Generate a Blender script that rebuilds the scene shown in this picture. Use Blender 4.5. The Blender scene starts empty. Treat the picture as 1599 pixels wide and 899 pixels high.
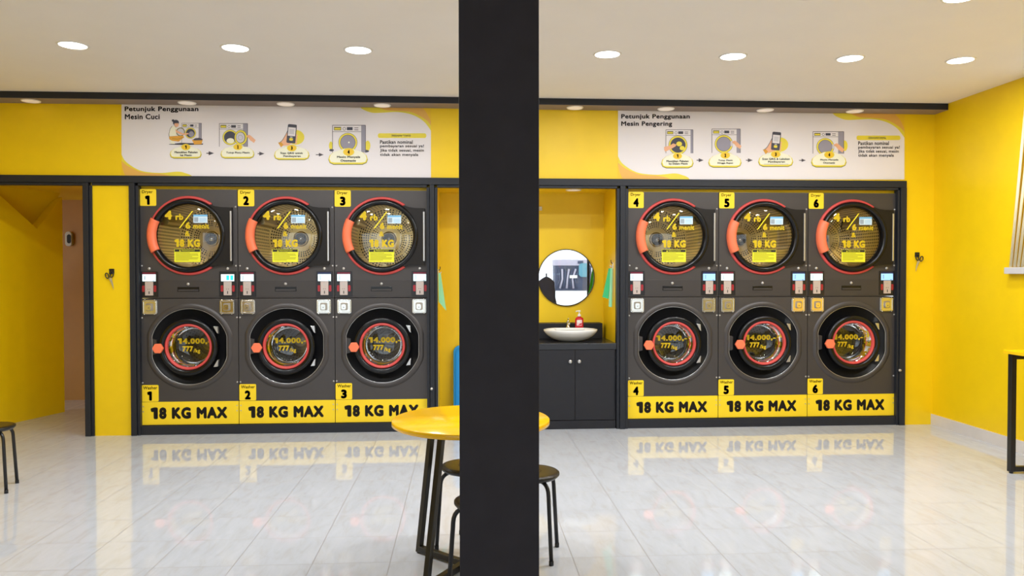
import bpy, bmesh, math, random
from mathutils import Vector, Matrix
PI = math.pi
random.seed(4)
S = bpy.context.scene
COL = S.collection

# ------------------------------------------------------------------ camera, world, exposure
IMG_W, IMG_H = 1599, 899
FPX, YAW, PITCH, ROLL, DIST, EYE = 1200.0, .0625, -.0192, -.001, 7.312, 1.5
fw = Vector((math.sin(YAW) * math.cos(PITCH), math.cos(YAW) * math.cos(PITCH), math.sin(PITCH)))
rt = Vector((math.cos(YAW), -math.sin(YAW), 0))
up = rt.cross(fw)
rt2 = rt * math.cos(ROLL) + up * math.sin(ROLL)
up2 = -rt * math.sin(ROLL) + up * math.cos(ROLL)
CAM = Vector((0, -DIST, EYE))
cam_data = bpy.data.cameras.new('camera')
cam_data.sensor_fit = 'HORIZONTAL'
cam_data.sensor_width = 36
cam_data.lens = FPX / IMG_W * 36
cam_data.clip_start = .05
cam = bpy.data.objects.new('camera', cam_data)
COL.objects.link(cam)
m3 = Matrix((rt2, up2, -fw)).transposed()
cam.matrix_world = Matrix.Translation(CAM) @ m3.to_4x4()
S.camera = cam

SKY, LAMP, LENS, SOFFIT_LAMP, EXPOSURE = 3.2, 26.0, 16.0, 0, -0.55
S.view_settings.view_transform = 'Standard'
S.view_settings.look = 'None'
S.view_settings.gamma = 1
S.view_settings.use_curve_mapping = False
S.view_settings.exposure = EXPOSURE
world = bpy.data.worlds.new('sky')
S.world = world
world.use_nodes = True
bg = world.node_tree.nodes['Background']
bg.inputs[0].default_value = (.86, .93, 1, 1)
bg.inputs[1].default_value = SKY


def area(name, loc, sx, sy, power, rot=(0, 0, 0), color=(1, 1, 1), portal=False, shape='RECTANGLE'):
    d = bpy.data.lights.new(name, 'AREA')
    d.shape = shape
    d.size = sx
    d.size_y = sy
    d.energy = power
    d.color = color
    if portal:
        d.cycles.is_portal = True
    o = bpy.data.objects.new(name, d)
    o.location = loc
    o.rotation_euler = rot
    COL.objects.link(o)
    return o


# daylight enters through the two glazed shop fronts behind the camera
area('daylight_portal', (-2.3, -9.66, 1.42), 4.1, 2.5, 1, (PI / 2, 0, 0), portal=True)
area('daylight_portal', (2.3, -9.66, 1.42), 4.1, 2.5, 1, (PI / 2, 0, 0), portal=True)


def at(px, py, Y=0.0):
    """photograph pixel -> point on the real plane y = Y"""
    r = fw + rt2 * ((px - IMG_W / 2) / FPX) + up2 * ((IMG_H / 2 - py) / FPX)
    return CAM + r * ((Y - CAM.y) / r.y)


# ------------------------------------------------------------------ materials
def srgb(r, g, b):
    f = lambda c: c / 12.92 if c <= .04045 else ((c + .055) / 1.055) ** 2.4
    return (f(r / 255), f(g / 255), f(b / 255), 1)


MATS = {}


def mat(name, col, rough=.5, metal=0.0, emit=0.0, coat=0.0, spec=.5, noise=None):
    if name in MATS:
        return MATS[name]
    m = bpy.data.materials.new(name)
    m.use_nodes = True
    nt = m.node_tree
    p = nt.nodes['Principled BSDF']
    c = srgb(*col)
    p.inputs['Base Color'].default_value = c
    p.inputs['Roughness'].default_value = rough
    p.inputs['Metallic'].default_value = metal
    p.inputs['Specular IOR Level'].default_value = spec
    if coat:
        p.inputs['Coat Weight'].default_value = coat
        p.inputs['Coat Roughness'].default_value = .05
    if emit:
        p.inputs['Emission Color'].default_value = c
        p.inputs['Emission Strength'].default_value = emit
    if noise:
        sc, amt = noise
        tc = nt.nodes.new('ShaderNodeTexCoord')
        n = nt.nodes.new('ShaderNodeTexNoise')
        n.inputs['Scale'].default_value = sc
        n.inputs['Detail'].default_value = 5
        mp = nt.nodes.new('ShaderNodeMapRange')
        mp.inputs[1].default_value = .3
        mp.inputs[2].default_value = .7
        mp.inputs[3].default_value = 1 - amt
        mp.inputs[4].default_value = 1 + amt
        mx = nt.nodes.new('ShaderNodeMix')
        mx.data_type = 'RGBA'
        mx.blend_type = 'MULTIPLY'
        mx.inputs[0].default_value = 1
        mx.inputs[6].default_value = c
        nt.links.new(tc.outputs['Object'], n.inputs['Vector'])
        nt.links.new(n.outputs['Fac'], mp.inputs[0])
        nt.links.new(mp.outputs[0], mx.inputs[7])
        nt.links.new(mx.outputs[2], p.inputs['Base Color'])
        bp_ = nt.nodes.new('ShaderNodeBump')
        bp_.inputs['Strength'].default_value = .03
        nt.links.new(n.outputs['Fac'], bp_.inputs['Height'])
        nt.links.new(bp_.outputs[0], p.inputs['Normal'])
    MATS[name] = m
    return m


def glass_mat(name, tint, refl=.10, rough=.0, ior=1.45):
    """thin pane: clear with a fresnel reflection"""
    if name in MATS:
        return MATS[name]
    m = bpy.data.materials.new(name)
    m.use_nodes = True
    nt = m.node_tree
    nt.nodes.clear()
    out = nt.nodes.new('ShaderNodeOutputMaterial')
    tr = nt.nodes.new('ShaderNodeBsdfTransparent')
    tr.inputs[0].default_value = (*tint, 1)
    gl = nt.nodes.new('ShaderNodeBsdfGlossy')
    gl.inputs['Roughness'].default_value = rough
    gl.inputs[0].default_value = (1, 1, 1, 1)
    lw = nt.nodes.new('ShaderNodeFresnel')
    lw.inputs[0].default_value = ior
    ad = nt.nodes.new('ShaderNodeMath')
    ad.operation = 'ADD'
    ad.inputs[1].default_value = refl
    mx = nt.nodes.new('ShaderNodeMixShader')
    nt.links.new(lw.outputs[0], ad.inputs[0])
    nt.links.new(ad.outputs[0], mx.inputs[0])
    nt.links.new(tr.outputs[0], mx.inputs[1])
    nt.links.new(gl.outputs[0], mx.inputs[2])
    nt.links.new(mx.outputs[0], out.inputs[0])
    MATS[name] = m
    return m


def floor_mat():
    m = bpy.data.materials.new('polished_marble_tile')
    m.use_nodes = True
    nt = m.node_tree
    N, L = nt.nodes, nt.links
    p = N['Principled BSDF']
    geo = N.new('ShaderNodeNewGeometry')
    sep = N.new('ShaderNodeSeparateXYZ')
    L.new(geo.outputs['Position'], sep.inputs[0])

    def mth(op, a, b=None, c=None):
        n = N.new('ShaderNodeMath')
        n.operation = op
        for i, v in enumerate((a, b, c)):
            if v is None:
                continue
            if isinstance(v, (int, float)):
                n.inputs[i].default_value = v
            else:
                L.new(v, n.inputs[i])
        return n.outputs[0]
    X, Y = sep.outputs[0], sep.outputs[1]
    side = mth('GREATER_THAN', X, .0915)
    # two tile fields meet under the pillar: joints restart there
    off = mth('MULTIPLY_ADD', side, .555, -.386)
    u = mth('DIVIDE', mth('SUBTRACT', X, off), .4)
    v = mth('DIVIDE', mth('ADD', Y, 2.114), .4)

    def joint(t):
        fr = mth('FRACT', t)
        d = mth('MINIMUM', fr, mth('SUBTRACT', 1.0, fr))
        return mth('LESS_THAN', d, .0055)
    g = mth('MAXIMUM', joint(u), joint(v))
    # per tile value
    cid = N.new('ShaderNodeCombineXYZ')
    L.new(mth('FLOOR', u), cid.inputs[0])
    L.new(mth('FLOOR', v), cid.inputs[1])
    L.new(side, cid.inputs[2])
    wn = N.new('ShaderNodeTexWhiteNoise')
    wn.noise_dimensions = '3D'
    L.new(cid.outputs[0], wn.inputs['Vector'])
    # diagonal marble streaks
    mp = N.new('ShaderNodeMapping')
    mp.inputs['Rotation'].default_value = (0, 0, math.radians(12))
    mp.inputs['Scale'].default_value = (17.0, 4.0, 1)
    ad = N.new('ShaderNodeVectorMath')
    ad.operation = 'ADD'
    L.new(geo.outputs['Position'], ad.inputs[0])
    sc = N.new('ShaderNodeVectorMath')
    sc.operation = 'SCALE'
    sc.inputs['Scale'].default_value = 7.0
    L.new(wn.outputs['Color'], sc.inputs[0])
    L.new(sc.outputs[0], ad.inputs[1])
    L.new(ad.outputs[0], mp.inputs['Vector'])
    nz = N.new('ShaderNodeTexNoise')
    nz.inputs['Scale'].default_value = 1.0
    nz.inputs['Detail'].default_value = 6
    nz.inputs['Roughness'].default_value = .6
    nz.inputs['Distortion'].default_value = .6
    L.new(mp.outputs[0], nz.inputs['Vector'])
    cr = N.new('ShaderNodeValToRGB')
    e = cr.color_ramp.elements
    e[0].position = .33
    e[0].color = srgb(187, 187, 190)
    e[1].position = .66
    e[1].color = srgb(195, 198, 205)
    mid = e.new(.47)
    mid.color = srgb(191, 194, 200)
    L.new(nz.outputs['Fac'], cr.inputs[0])
    mx = N.new('ShaderNodeMix')
    mx.data_type = 'RGBA'
    mx.inputs[7].default_value = srgb(132, 126, 122)
    L.new(mth('MULTIPLY', g, .7), mx.inputs[0])
    L.new(cr.outputs[0], mx.inputs[6])
    L.new(mx.outputs[2], p.inputs['Base Color'])
    L.new(mth('MULTIPLY_ADD', g, .35, .045), p.inputs['Roughness'])
    p.inputs['Specular IOR Level'].default_value = .5
    # slight tilt of every tile breaks the reflections at the joints
    tl = N.new('ShaderNodeVectorMath')
    tl.operation = 'MULTIPLY_ADD'
    tl.inputs[1].default_value = (.006, .006, 0)
    tl.inputs[2].default_value = (-.003, -.003, 0)
    L.new(wn.outputs['Color'], tl.inputs[0])
    nn = N.new('ShaderNodeVectorMath')
    nn.operation = 'ADD'
    L.new(geo.outputs['Normal'], nn.inputs[0])
    L.new(tl.outputs[0], nn.inputs[1])
    no = N.new('ShaderNodeVectorMath')
    no.operation = 'NORMALIZE'
    L.new(nn.outputs[0], no.inputs[0])
    L.new(no.outputs[0], p.inputs['Normal'])
    return m


def perforated(name, col, hole, rough=.28, rad=.33):
    """steel with round holes laid out by UV cells"""
    m = bpy.data.materials.new(name)
    m.use_nodes = True
    nt = m.node_tree
    N, L = nt.nodes, nt.links
    p = N['Principled BSDF']
    uv = N.new('ShaderNodeUVMap')
    fr = N.new('ShaderNodeVectorMath')
    fr.operation = 'FRACTION'
    L.new(uv.outputs[0], fr.inputs[0])
    di = N.new('ShaderNodeVectorMath')
    di.operation = 'DISTANCE'
    di.inputs[1].default_value = (.5, .5, 0)
    L.new(fr.outputs[0], di.inputs[0])
    lt = N.new('ShaderNodeMath')
    lt.operation = 'LESS_THAN'
    lt.inputs[1].default_value = rad
    L.new(di.outputs['Value'], lt.inputs[0])
    mx = N.new('ShaderNodeMix')
    mx.data_type = 'RGBA'
    mx.inputs[6].default_value = srgb(*col)
    mx.inputs[7].default_value = srgb(*hole)
    L.new(lt.outputs[0], mx.inputs[0])
    L.new(mx.outputs[2], p.inputs['Base Color'])
    inv = N.new('ShaderNodeMath')
    inv.operation = 'SUBTRACT'
    inv.inputs[0].default_value = 1
    L.new(lt.outputs[0], inv.inputs[1])
    L.new(inv.outputs[0], p.inputs['Metallic'])
    p.inputs['Roughness'].default_value = rough
    return m


M_YEL = mat('yellow_wall_paint', (243, 204, 4), .42, noise=(6, .02))
M_YEL_DIM = mat('dimmed_yellow_wall', (170, 118, 40), .5, noise=(5, .05))  # passage back wall: the dimness back there is put into the colour
M_CEIL = mat('ceiling_paint', (246, 241, 237), .7, noise=(3, .01))
M_FLOOR = floor_mat()
M_FRAME = mat('charcoal_frame', (38, 40, 46), .45, spec=.3)
M_COLUMN = mat('black_column_paint', (46, 43, 48), .55, spec=.2, noise=(9, .12))
M_CAB = mat('charcoal_laminate', (36, 36, 41), .45, spec=.3, noise=(14, .06))
M_TOP = mat('charcoal_countertop', (32, 32, 36), .25)
M_BODY = mat('machine_grey', (72, 68, 67), .42, .35)
M_BODY2 = mat('machine_grey_panel', (67, 63, 62), .42, .35)
M_BLACK = mat('gloss_black', (12, 12, 15), .24, spec=.4)
M_RECESS = mat('black_recess', (20, 20, 22), .38)
M_HINGE = mat('brown_black_panel', (24, 20, 18), .4, spec=.3)
M_RED = mat('red_ring', (206, 74, 70), .4)
M_ORANGE = mat('orange_handle', (248, 122, 82), .45)
M_SIGN = mat('sign_yellow', (250, 214, 28), .5)
M_INK = mat('sign_black', (28, 22, 18), .6)
M_VINYL = mat('yellow_vinyl', (254, 226, 40), .5)
M_SILVER = mat('silver', (205, 205, 206), .3, .9)
M_CHROME = mat('chrome', (222, 220, 214), .12, 1)
M_BOLT = mat('bolt_grey', (190, 186, 182), .35, .6)
M_DARK = mat('dark_slot', (14, 13, 14), .6)
M_LED = mat('red_lens', (158, 38, 46), .3)
M_PLATE = mat('coin_plate', (196, 180, 172), .35, .2)
M_PANEL = mat('payment_black', (26, 25, 29), .3)
M_MAROON = mat('maroon_strip', (110, 22, 48), .4)
M_BLUESTRIP = mat('dark_blue_strip', (26, 36, 80), .4)
M_SCREEN = mat('screen_white', (226, 250, 252), .2, emit=1.0)
M_SCREENB = mat('screen_blue', (150, 200, 250), .2, emit=.9)
M_CYAN = mat('screen_cyan', (40, 225, 215), .2, emit=.9)
M_SGREY = mat('screen_grey', (120, 140, 160), .3, emit=.35)
M_DRUM = perforated('perforated_drum', (240, 216, 160), (52, 42, 26))  # gold tint paints in the yellow room reflected by the steel
M_DRUMW = perforated('perforated_washer_drum', (120, 119, 118), (26, 26, 28), .3, .22)
M_STEEL = mat('brushed_steel', (232, 208, 150), .3, 1)  # drum steel, with the same golden reflection put into its colour
M_HUB = mat('bronze_hub', (74, 64, 50), .35, .3)
M_STEELD = mat('dark_steel', (170, 160, 146), .3, .7)
M_PANE = glass_mat('door_glass', (.93, .93, .92), .03)
M_BOWL = glass_mat('washer_bowl_glass', (.62, .63, .65), .04)
M_WINDOW = glass_mat('window_glass', (.96, .98, .98), .02)
M_MIRROR = mat('mirror_silver', (250, 250, 250), .01, 1)
M_CERAM = mat('white_ceramic', (240, 239, 236), .12, coat=.4)
M_LENS = mat('lamp_lens', (255, 253, 250), .4, emit=LENS)
M_LENS2 = mat('soffit_lamp_lens', (255, 238, 222), .4, emit=.35)
M_BEZEL = mat('lamp_bezel', (236, 232, 226), .4)
M_TABLE = mat('yellow_table_laminate', (255, 196, 18), .16)
M_TUBE = mat('black_powder_tube', (24, 24, 26), .35)
M_SEAT = mat('black_seat_metal', (48, 40, 30), .3, .5)
M_GREEN = mat('green_cloth', (70, 205, 140), .85)
M_GREENP = mat('pale_green_cloth', (150, 222, 178), .85)
M_BLUE = mat('blue_plastic', (20, 150, 230), .35)
M_WHITE = mat('white_plastic', (236, 235, 232), .4)
M_CREAM = mat('cream_blind', (240, 228, 190), .6)
M_SILL = mat('grey_sill', (200, 198, 200), .5)
M_TILEB = mat('pale_tile_skirting', (214, 208, 204), .2, noise=(5, .04))
M_SOAP = mat('red_liquid_soap', (196, 18, 40), .15, coat=.4)
M_LABEL = mat('soap_label', (235, 200, 205), .5)
M_STICK = mat('blue_sticker', (205, 226, 240), .5)
M_STICKB = mat('blue_sticker_band', (110, 178, 222), .5)
M_STICKG = mat('sticker_grey', (150, 165, 178), .5)
M_WARN = mat('warning_yellow', (226, 224, 40), .5)
M_WARNK = mat('warning_text', (140, 132, 20), .6)
# banner inks
B_PAPER = mat('banner_white', (232, 226, 228), .55)
B_YEL = mat('banner_yellow', (240, 196, 30), .5)
B_LEM = mat('banner_lemon', (232, 214, 60), .5)
B_TAN = mat('banner_orange', (232, 178, 84), .5)
B_INK = mat('banner_ink', (42, 36, 38), .6)
B_GREY = mat('banner_grey', (150, 146, 160), .55)
B_LINE = mat('banner_line', (84, 78, 86), .55)
B_DARKB = mat('banner_dark', (66, 66, 80), .55)
B_SKIN = mat('banner_skin', (236, 178, 140), .55)
B_PALE = mat('banner_pale', (240, 238, 214), .55)
B_OLIVE = mat('banner_olive', (120, 112, 40), .55)
B_PALEG = mat('banner_pale_grey', (206, 202, 208), .55)
B_MUST = mat('banner_mustard', (222, 160, 50), .55)


# ------------------------------------------------------------------ mesh builder
TEXT_CACHE = {}


def text_geo(s, bold):
    key = (s, bold)
    if key in TEXT_CACHE:
        return TEXT_CACHE[key]
    one = s[0] == '1' and bold > .04
    cu = bpy.data.curves.new('lettering', 'FONT')
    cu.body = s[1:] or '8' if one else s
    cu.size = 1
    cu.resolution_u = 3
    cu.space_character = 1 + bold * 2.2
    ob = bpy.data.objects.new('lettering', cu)
    me = ob.to_mesh()
    vs = [v.co.copy() for v in me.vertices]
    fs = [tuple(p.vertices) for p in me.polygons]
    ob.to_mesh_clear()
    bpy.data.objects.remove(ob)
    bpy.data.curves.remove(cu)
    if one:
        hgt = max(v.y for v in vs)
        st = hgt * .17 + bold
        xr = min(v.x for v in vs) - .13 * hgt - 2 * bold
        if len(s) == 1:
            vs, fs, xr = [], [], 0
        o = len(vs)
        q = [(xr, 0), (xr, hgt), (xr - st * 1.1, hgt), (xr - st * 2.25, hgt * .93), (xr - st * 2.05, hgt * .72), (xr - st, hgt * .76), (xr - st, 0)]
        vs += [Vector((x, y, 0)) for x, y in q]
        fs.append(tuple(range(o, o + 7)))
    x0 = min(v.x for v in vs)
    x1 = max(v.x for v in vs)
    y0 = min(v.y for v in vs)
    y1 = max(v.y for v in vs)
    # heavier strokes: the outline repeated around a small circle
    n = 8 if bold > .045 else 6
    sh = [(0, 0)] + [(bold * math.cos(2 * PI * k / n), bold * math.sin(2 * PI * k / n)) for k in range(n)]
    w, h = x1 - x0 + 2 * bold, y1 - y0 + 2 * bold
    P, F = [], []
    for dx, dy in sh:
        o = len(P)
        P += [((v.x + dx - x0 + bold) / w, (v.y + dy - y0 + bold) / h) for v in vs]
        F += [tuple(i + o for i in f) for f in fs]
    TEXT_CACHE[key] = (P, F)
    return TEXT_CACHE[key]


class MB:
    def __init__(self):
        self.bm = bmesh.new()
        self.mats = []
        self.uv = None

    def mi(self, m):
        if m not in self.mats:
            self.mats.append(m)
        return self.mats.index(m)

    def face(self, pts, m, smooth=False):
        vs = [self.bm.verts.new(p) for p in pts]
        f = self.bm.faces.new(vs)
        f.material_index = self.mi(m)
        f.smooth = smooth
        return f

    def faces(self, verts, faces, m, smooth=False, uvs=None):
        vs = [self.bm.verts.new(p) for p in verts]
        i = self.mi(m)
        lay = None
        if uvs is not None:
            lay = self.bm.loops.layers.uv.verify()
        for k, fc in enumerate(faces):
            try:
                f = self.bm.faces.new([vs[j] for j in fc])
            except ValueError:
                continue
            f.material_index = i
            f.smooth = smooth
            if lay:
                for lp, t in zip(f.loops, uvs[k]):
                    lp[lay].uv = t

    def box(self, x0, x1, y0, y1, z0, z1, m):
        v = [(x, y, z) for x in (x0, x1) for y in (y0, y1) for z in (z0, z1)]
        self.faces(v, [(0, 1, 3, 2), (4, 6, 7, 5), (0, 4, 5, 1), (2, 3, 7, 6), (0, 2, 6, 4), (1, 5, 7, 3)], m)

    def prism(self, pts, a, b, m, axis='y', smooth=False):
        """2-D outline extruded from a to b along an axis; (u,v) = (x,z) for y, (x,y) for z, (y,z) for x"""
        def P(u, v, w):
            return {'y': (u, w, v), 'z': (u, v, w), 'x': (w, u, v)}[axis]
        n = len(pts)
        V = [P(u, v, a) for u, v in pts] + [P(u, v, b) for u, v in pts]
        F = [tuple(range(n)), tuple(range(2 * n - 1, n - 1, -1))]
        self.faces(V, F, m)
        self.faces(V, [(i, (i + 1) % n, n + (i + 1) % n, n + i) for i in range(n)], m, smooth)

    def flat(self, pts, y, m):
        self.face([(u, y, v) for u, v in pts], m)

    def lathe(self, prof, m, c=(0, 0, 0), n=48, axis='z', smooth=True, sx=1.0, sy=1.0, arc=None):
        """prof: list of (r, h); axis z or y (h along +axis)"""
        full = arc is None
        a0, a1 = (0, 2 * PI) if full else arc
        cnt = n if full else n + 1
        V = []
        for r, h in prof:
            for i in range(cnt):
                a = a0 + (a1 - a0) * i / n
                u, v = r * math.cos(a) * sx, r * math.sin(a) * sy
                V.append((c[0] + u, c[1] + v, c[2] + h) if axis == 'z' else (c[0] + u, c[1] + h, c[2] + v))
        F = []
        for j in range(len(prof) - 1):
            for i in range(n):
                k = (i + 1) % cnt if full else i + 1
                F.append((j * cnt + i, j * cnt + k, (j + 1) * cnt + k, (j + 1) * cnt + i))
        self.faces(V, F, m, smooth)
        if not full:
            self.faces([V[j * cnt] for j in range(len(prof))], [tuple(range(len(prof)))], m)
            self.faces([V[j * cnt + cnt - 1] for j in range(len(prof))], [tuple(range(len(prof)))], m)

    def disc(self, c, r, m, axis='y', n=32, ry=None):
        ry = ry or r
        P = [(r * math.cos(2 * PI * i / n), ry * math.sin(2 * PI * i / n)) for i in range(n)]
        self.face([(c[0] + a, c[1], c[2] + b) if axis == 'y' else (c[0] + a, c[1] + b, c[2]) for a, b in P], m)

    def tube(self, path, r, m, n=10, cap=True):
        path = [Vector(p) for p in path]
        V, F = [], []
        prev = None
        for i, p in enumerate(path):
            d = (path[min(i + 1, len(path) - 1)] - path[max(i - 1, 0)]).normalized()
            ref = prev if prev is not None else (Vector((0, 0, 1)) if abs(d.z) < .9 else Vector((1, 0, 0)))
            a = (ref - d * ref.dot(d)).normalized()
            b = d.cross(a)
            prev = a
            rr = r[i] if isinstance(r, (list, tuple)) else r
            for k in range(n):
                t = 2 * PI * k / n
                V.append(p + a * rr * math.cos(t) + b * rr * math.sin(t))
        for i in range(len(path) - 1):
            for k in range(n):
                F.append((i * n + k, i * n + (k + 1) % n, (i + 1) * n + (k + 1) % n, (i + 1) * n + k))
        self.faces(V, F, m, True)
        if cap:
            self.faces(V[:n], [tuple(range(n))], m)
            self.faces(V[-n:], [tuple(range(n))], m)

    def bar(self, a, b, w, m, w2=None, upv=(0, 0, 1)):
        """square section bar from a to b"""
        a, b = Vector(a), Vector(b)
        d = (b - a).normalized()
        u = Vector(upv)
        if abs(d.dot(u)) > .95:
            u = Vector((1, 0, 0))
        s = d.cross(u).normalized()
        u = s.cross(d)
        h, h2 = w / 2, (w2 or w) / 2
        V = [p + s * h * i + u * h2 * j for p in (a, b) for i, j in ((-1, -1), (1, -1), (1, 1), (-1, 1))]
        self.faces(V, [(0, 1, 2, 3), (7, 6, 5, 4), (0, 4, 5, 1), (1, 5, 6, 2), (2, 6, 7, 3), (3, 7, 4, 0)], m)

    def plate_hole(self, x0, x1, z0, z1, hole, y, m, depth=0.0):
        """front plate (facing -y) with a closed hole outline (list of (x,z), counter-clockwise) and a hole wall"""
        cx = sum(p[0] for p in hole) / len(hole)
        cz = sum(p[1] for p in hole) / len(hole)

        def edge(t):
            c, s = math.cos(t), math.sin(t)
            ks = []
            if c > 1e-9: ks.append((x1 - cx) / c)
            if c < -1e-9: ks.append((x0 - cx) / c)
            if s > 1e-9: ks.append((z1 - cz) / s)
            if s < -1e-9: ks.append((z0 - cz) / s)
            k = min(ks)
            return cx + c * k, cz + s * k
        n = len(hole)
        ang = [math.atan2(p[1] - cz, p[0] - cx) % (2 * PI) for p in hole]
        cor = [(math.atan2(z - cz, x - cx) % (2 * PI), (x, z)) for x, z in ((x0, z0), (x1, z0), (x1, z1), (x0, z1))]
        for i in range(n):
            j = (i + 1) % n
            a, b = ang[i], ang[j]
            if b < a:
                b += 2 * PI
            mids = sorted([(t if t > a else t + 2 * PI, p) for t, p in cor if a < (t if t > a else t + 2 * PI) < b])
            pts = [hole[i], edge(a)] + [p for _, p in mids] + [edge(b), hole[j]]
            self.face([(u, y, v) for u, v in pts], m)
            if depth:
                self.face([(hole[j][0], y, hole[j][1]), (hole[j][0], y + depth, hole[j][1]),
                           (hole[i][0], y + depth, hole[i][1]), (hole[i][0], y, hole[i][1])], m, True)

    def text(self, s, x0, x1, z0, z1, y, m, bold=.03, warp=None, fn=None):
        pts, fs = text_geo(s, bold)
        P = []
        for u, v in pts:
            x, z = x0 + (x1 - x0) * u, z0 + (z1 - z0) * v
            P.append(fn(x, z) if fn else (x, y, z))
        self.faces(P, fs, m)

    def build(self, name, parent=None, loc=None, bevel=0.0, weld=True, normals=True):
        if weld:
            bmesh.ops.remove_doubles(self.bm, verts=self.bm.verts, dist=1e-5)
        if normals:
            bmesh.ops.recalc_face_normals(self.bm, faces=self.bm.faces)
        me = bpy.data.meshes.new(name)
        self.bm.to_mesh(me)
        self.bm.free()
        for m in self.mats:
            me.materials.append(m)
        o = bpy.data.objects.new(name, me)
        COL.objects.link(o)
        if parent:
            o.parent = parent
        if loc:
            o.location = loc
        if bevel:
            b = o.modifiers.new('bevel', 'BEVEL')
            b.width = bevel
            b.segments = 2
            b.limit_method = 'ANGLE'
            b.angle_limit = math.radians(40)
        return o


def tag(o, label, cat, group=None):
    o['label'] = label
    o['category'] = cat
    if group:
        o['group'] = group
    return o


def thing(name, label, cat, loc=(0, 0, 0), rz=0, group=None):
    o = bpy.data.objects.new(name, None)
    o.empty_display_size = .1
    COL.objects.link(o)
    o.location = loc
    o.rotation_euler = (0, 0, rz)
    return tag(o, label, cat, group)


def struct(mb, name, parent=None, bevel=0.0, **k):
    o = mb.build(name, parent, bevel=bevel, **k)
    if not parent:
        o['kind'] = 'structure'
    return o


def copy_tree(o, parent=None):
    c = o.copy()
    COL.objects.link(c)
    c.parent = parent
    for ch in list(o.children):
        copy_tree(ch, c)
    return c


def circle(cx, cz, r, n=64, a0=0.0):
    return [(cx + r * math.cos(a0 + 2 * PI * i / n), cz + r * math.sin(a0 + 2 * PI * i / n)) for i in range(n)]


def rrect(x0, x1, z0, z1, r, n=5):
    P = []
    for cx, cz, a in ((x1 - r, z1 - r, 0), (x0 + r, z1 - r, PI / 2), (x0 + r, z0 + r, PI), (x1 - r, z0 + r, 1.5 * PI)):
        for i in range(n + 1):
            t = a + PI / 2 * i / n
            P.append((cx + r * math.cos(t), cz + r * math.sin(t)))
    return P


# ------------------------------------------------------------------ the setting
XL, XR, YF, ZC = -5.0, 4.624, -9.6, 3.117
b = MB(); b.box(-7.2, 6.0, -9.75, 3.0, -.12, 0, M_FLOOR); struct(b, 'floor')
b = MB(); b.box(XL - .1, XR + .1, YF - .15, -.0, ZC, ZC + .12, M_CEIL); struct(b, 'ceiling')
b = MB()
b.box(XL, XR, 0, .1, 2.395, ZC, M_YEL)                    # header over the machines
b.box(4.329, XR, 0, .1, 0, 2.395, M_YEL)                  # right pier
b.box(-3.42, -3.065, 0, .1, 0, 2.395, M_YEL)              # narrow panel with the left hook
b.box(XL, -4.73, 0, .1, 0, 2.395, M_YEL)
struct(b, 'wall_back')
b = MB(); b.box(XR, XR + .15, YF, .1, 0, ZC, M_YEL); struct(b, 'wall_right')
b = MB(); b.box(XL - .15, XL, YF, .1, 0, ZC, M_YEL); struct(b, 'wall_left')
b = MB()
b.box(XL, XR, YF - .1, YF, 2.67, ZC, M_YEL)
for x0, x1 in ((XL, -4.35), (-.25, .25), (4.35, XR)):
    b.box(x0, x1, YF - .1, YF, 0, 2.67, M_YEL)
struct(b, 'wall_front')
for k, x0 in enumerate((-4.35, .25)):
    b = MB()
    for i in range(4):
        x = x0 + 4.1 * i / 3
        b.box(x - .03 if i else x, x + .03 if i < 3 else x + .0, YF - .07, YF - .02, 0, 2.67, M_FRAME)
    b.box(x0, x0 + 4.1, YF - .07, YF - .02, 2.6, 2.67, M_FRAME)
    b.box(x0, x0 + 4.1, YF - .07, YF - .02, 0, .06, M_FRAME)
    w = struct(b, 'window_%d' % (k + 1))
    g = MB()
    g.face([(x0, YF - .045, .06), (x0 + 4.1, YF - .045, .06), (x0 + 4.1, YF - .045, 2.6), (x0, YF - .045, 2.6)], M_WINDOW)
    g.build('pane', w)
b = MB(); b.box(XR - .012, XR, YF, -.0, 0, .105, M_TILEB); struct(b, 'baseboard_right')

# dark soffit beam along the back wall
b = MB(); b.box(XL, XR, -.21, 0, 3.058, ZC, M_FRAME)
b.box(XL, XR, -.2095, 0, 3.055, 3.0578, mat('bounce_lit_underside', (140, 124, 114), .6)); struct(b, 'trim_1')  # added underside board; bounce light from the floor is put into its colour

# charcoal frame: top rail with an inner lip, and stiles
b = MB()
b.box(XL, 4.329, -.03, .06, 2.335, 2.40, M_FRAME)
for x0, x1 in ((-4.73, -3.484), (-3.41, -3.071), (-2.996, -.348), (-.251, 1.467), (1.573, 4.251)):
    b.box(x0, x1, -.016, .052, 2.311, 2.3345, M_FRAME)
struct(b, 'trim_2', bevel=.002)


def stile(name, x0, x1, lipl, lipr):
    b = MB()
    a, c = x0 + lipl, x1 - lipr
    b.box(a, c, -.03, .06, 0, 2.334, M_FRAME)
    if lipl: b.box(x0, a - .003, -.016, .06, 0, 2.310, M_FRAME)
    if lipr: b.box(c + .003, x1, -.016, .06, 0, 2.310, M_FRAME)
    return struct(b, name, bevel=.002)


stile('trim_3', -3.484, -3.408, .0, .028)
stile('trim_4', -3.073, -2.994, .0, .028)
st5 = stile('trim_5', -.350, -.249, .03, .028)
stile('trim_6', 1.465, 1.575, .03, .03)
st7 = stile('trim_7', 4.249, 4.331, .022, 0)
for st, px, py in ((st5, 674, 607), (st7, 1405, 578)):
    p = at(px, py, -.03)
    g = MB(); g.lathe([(0, -.012), (.012, -.012), (.014, 0)], M_BOLT, (p.x, -.03, p.z), 16, 'y')
    g.build('keyhole', st)
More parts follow.
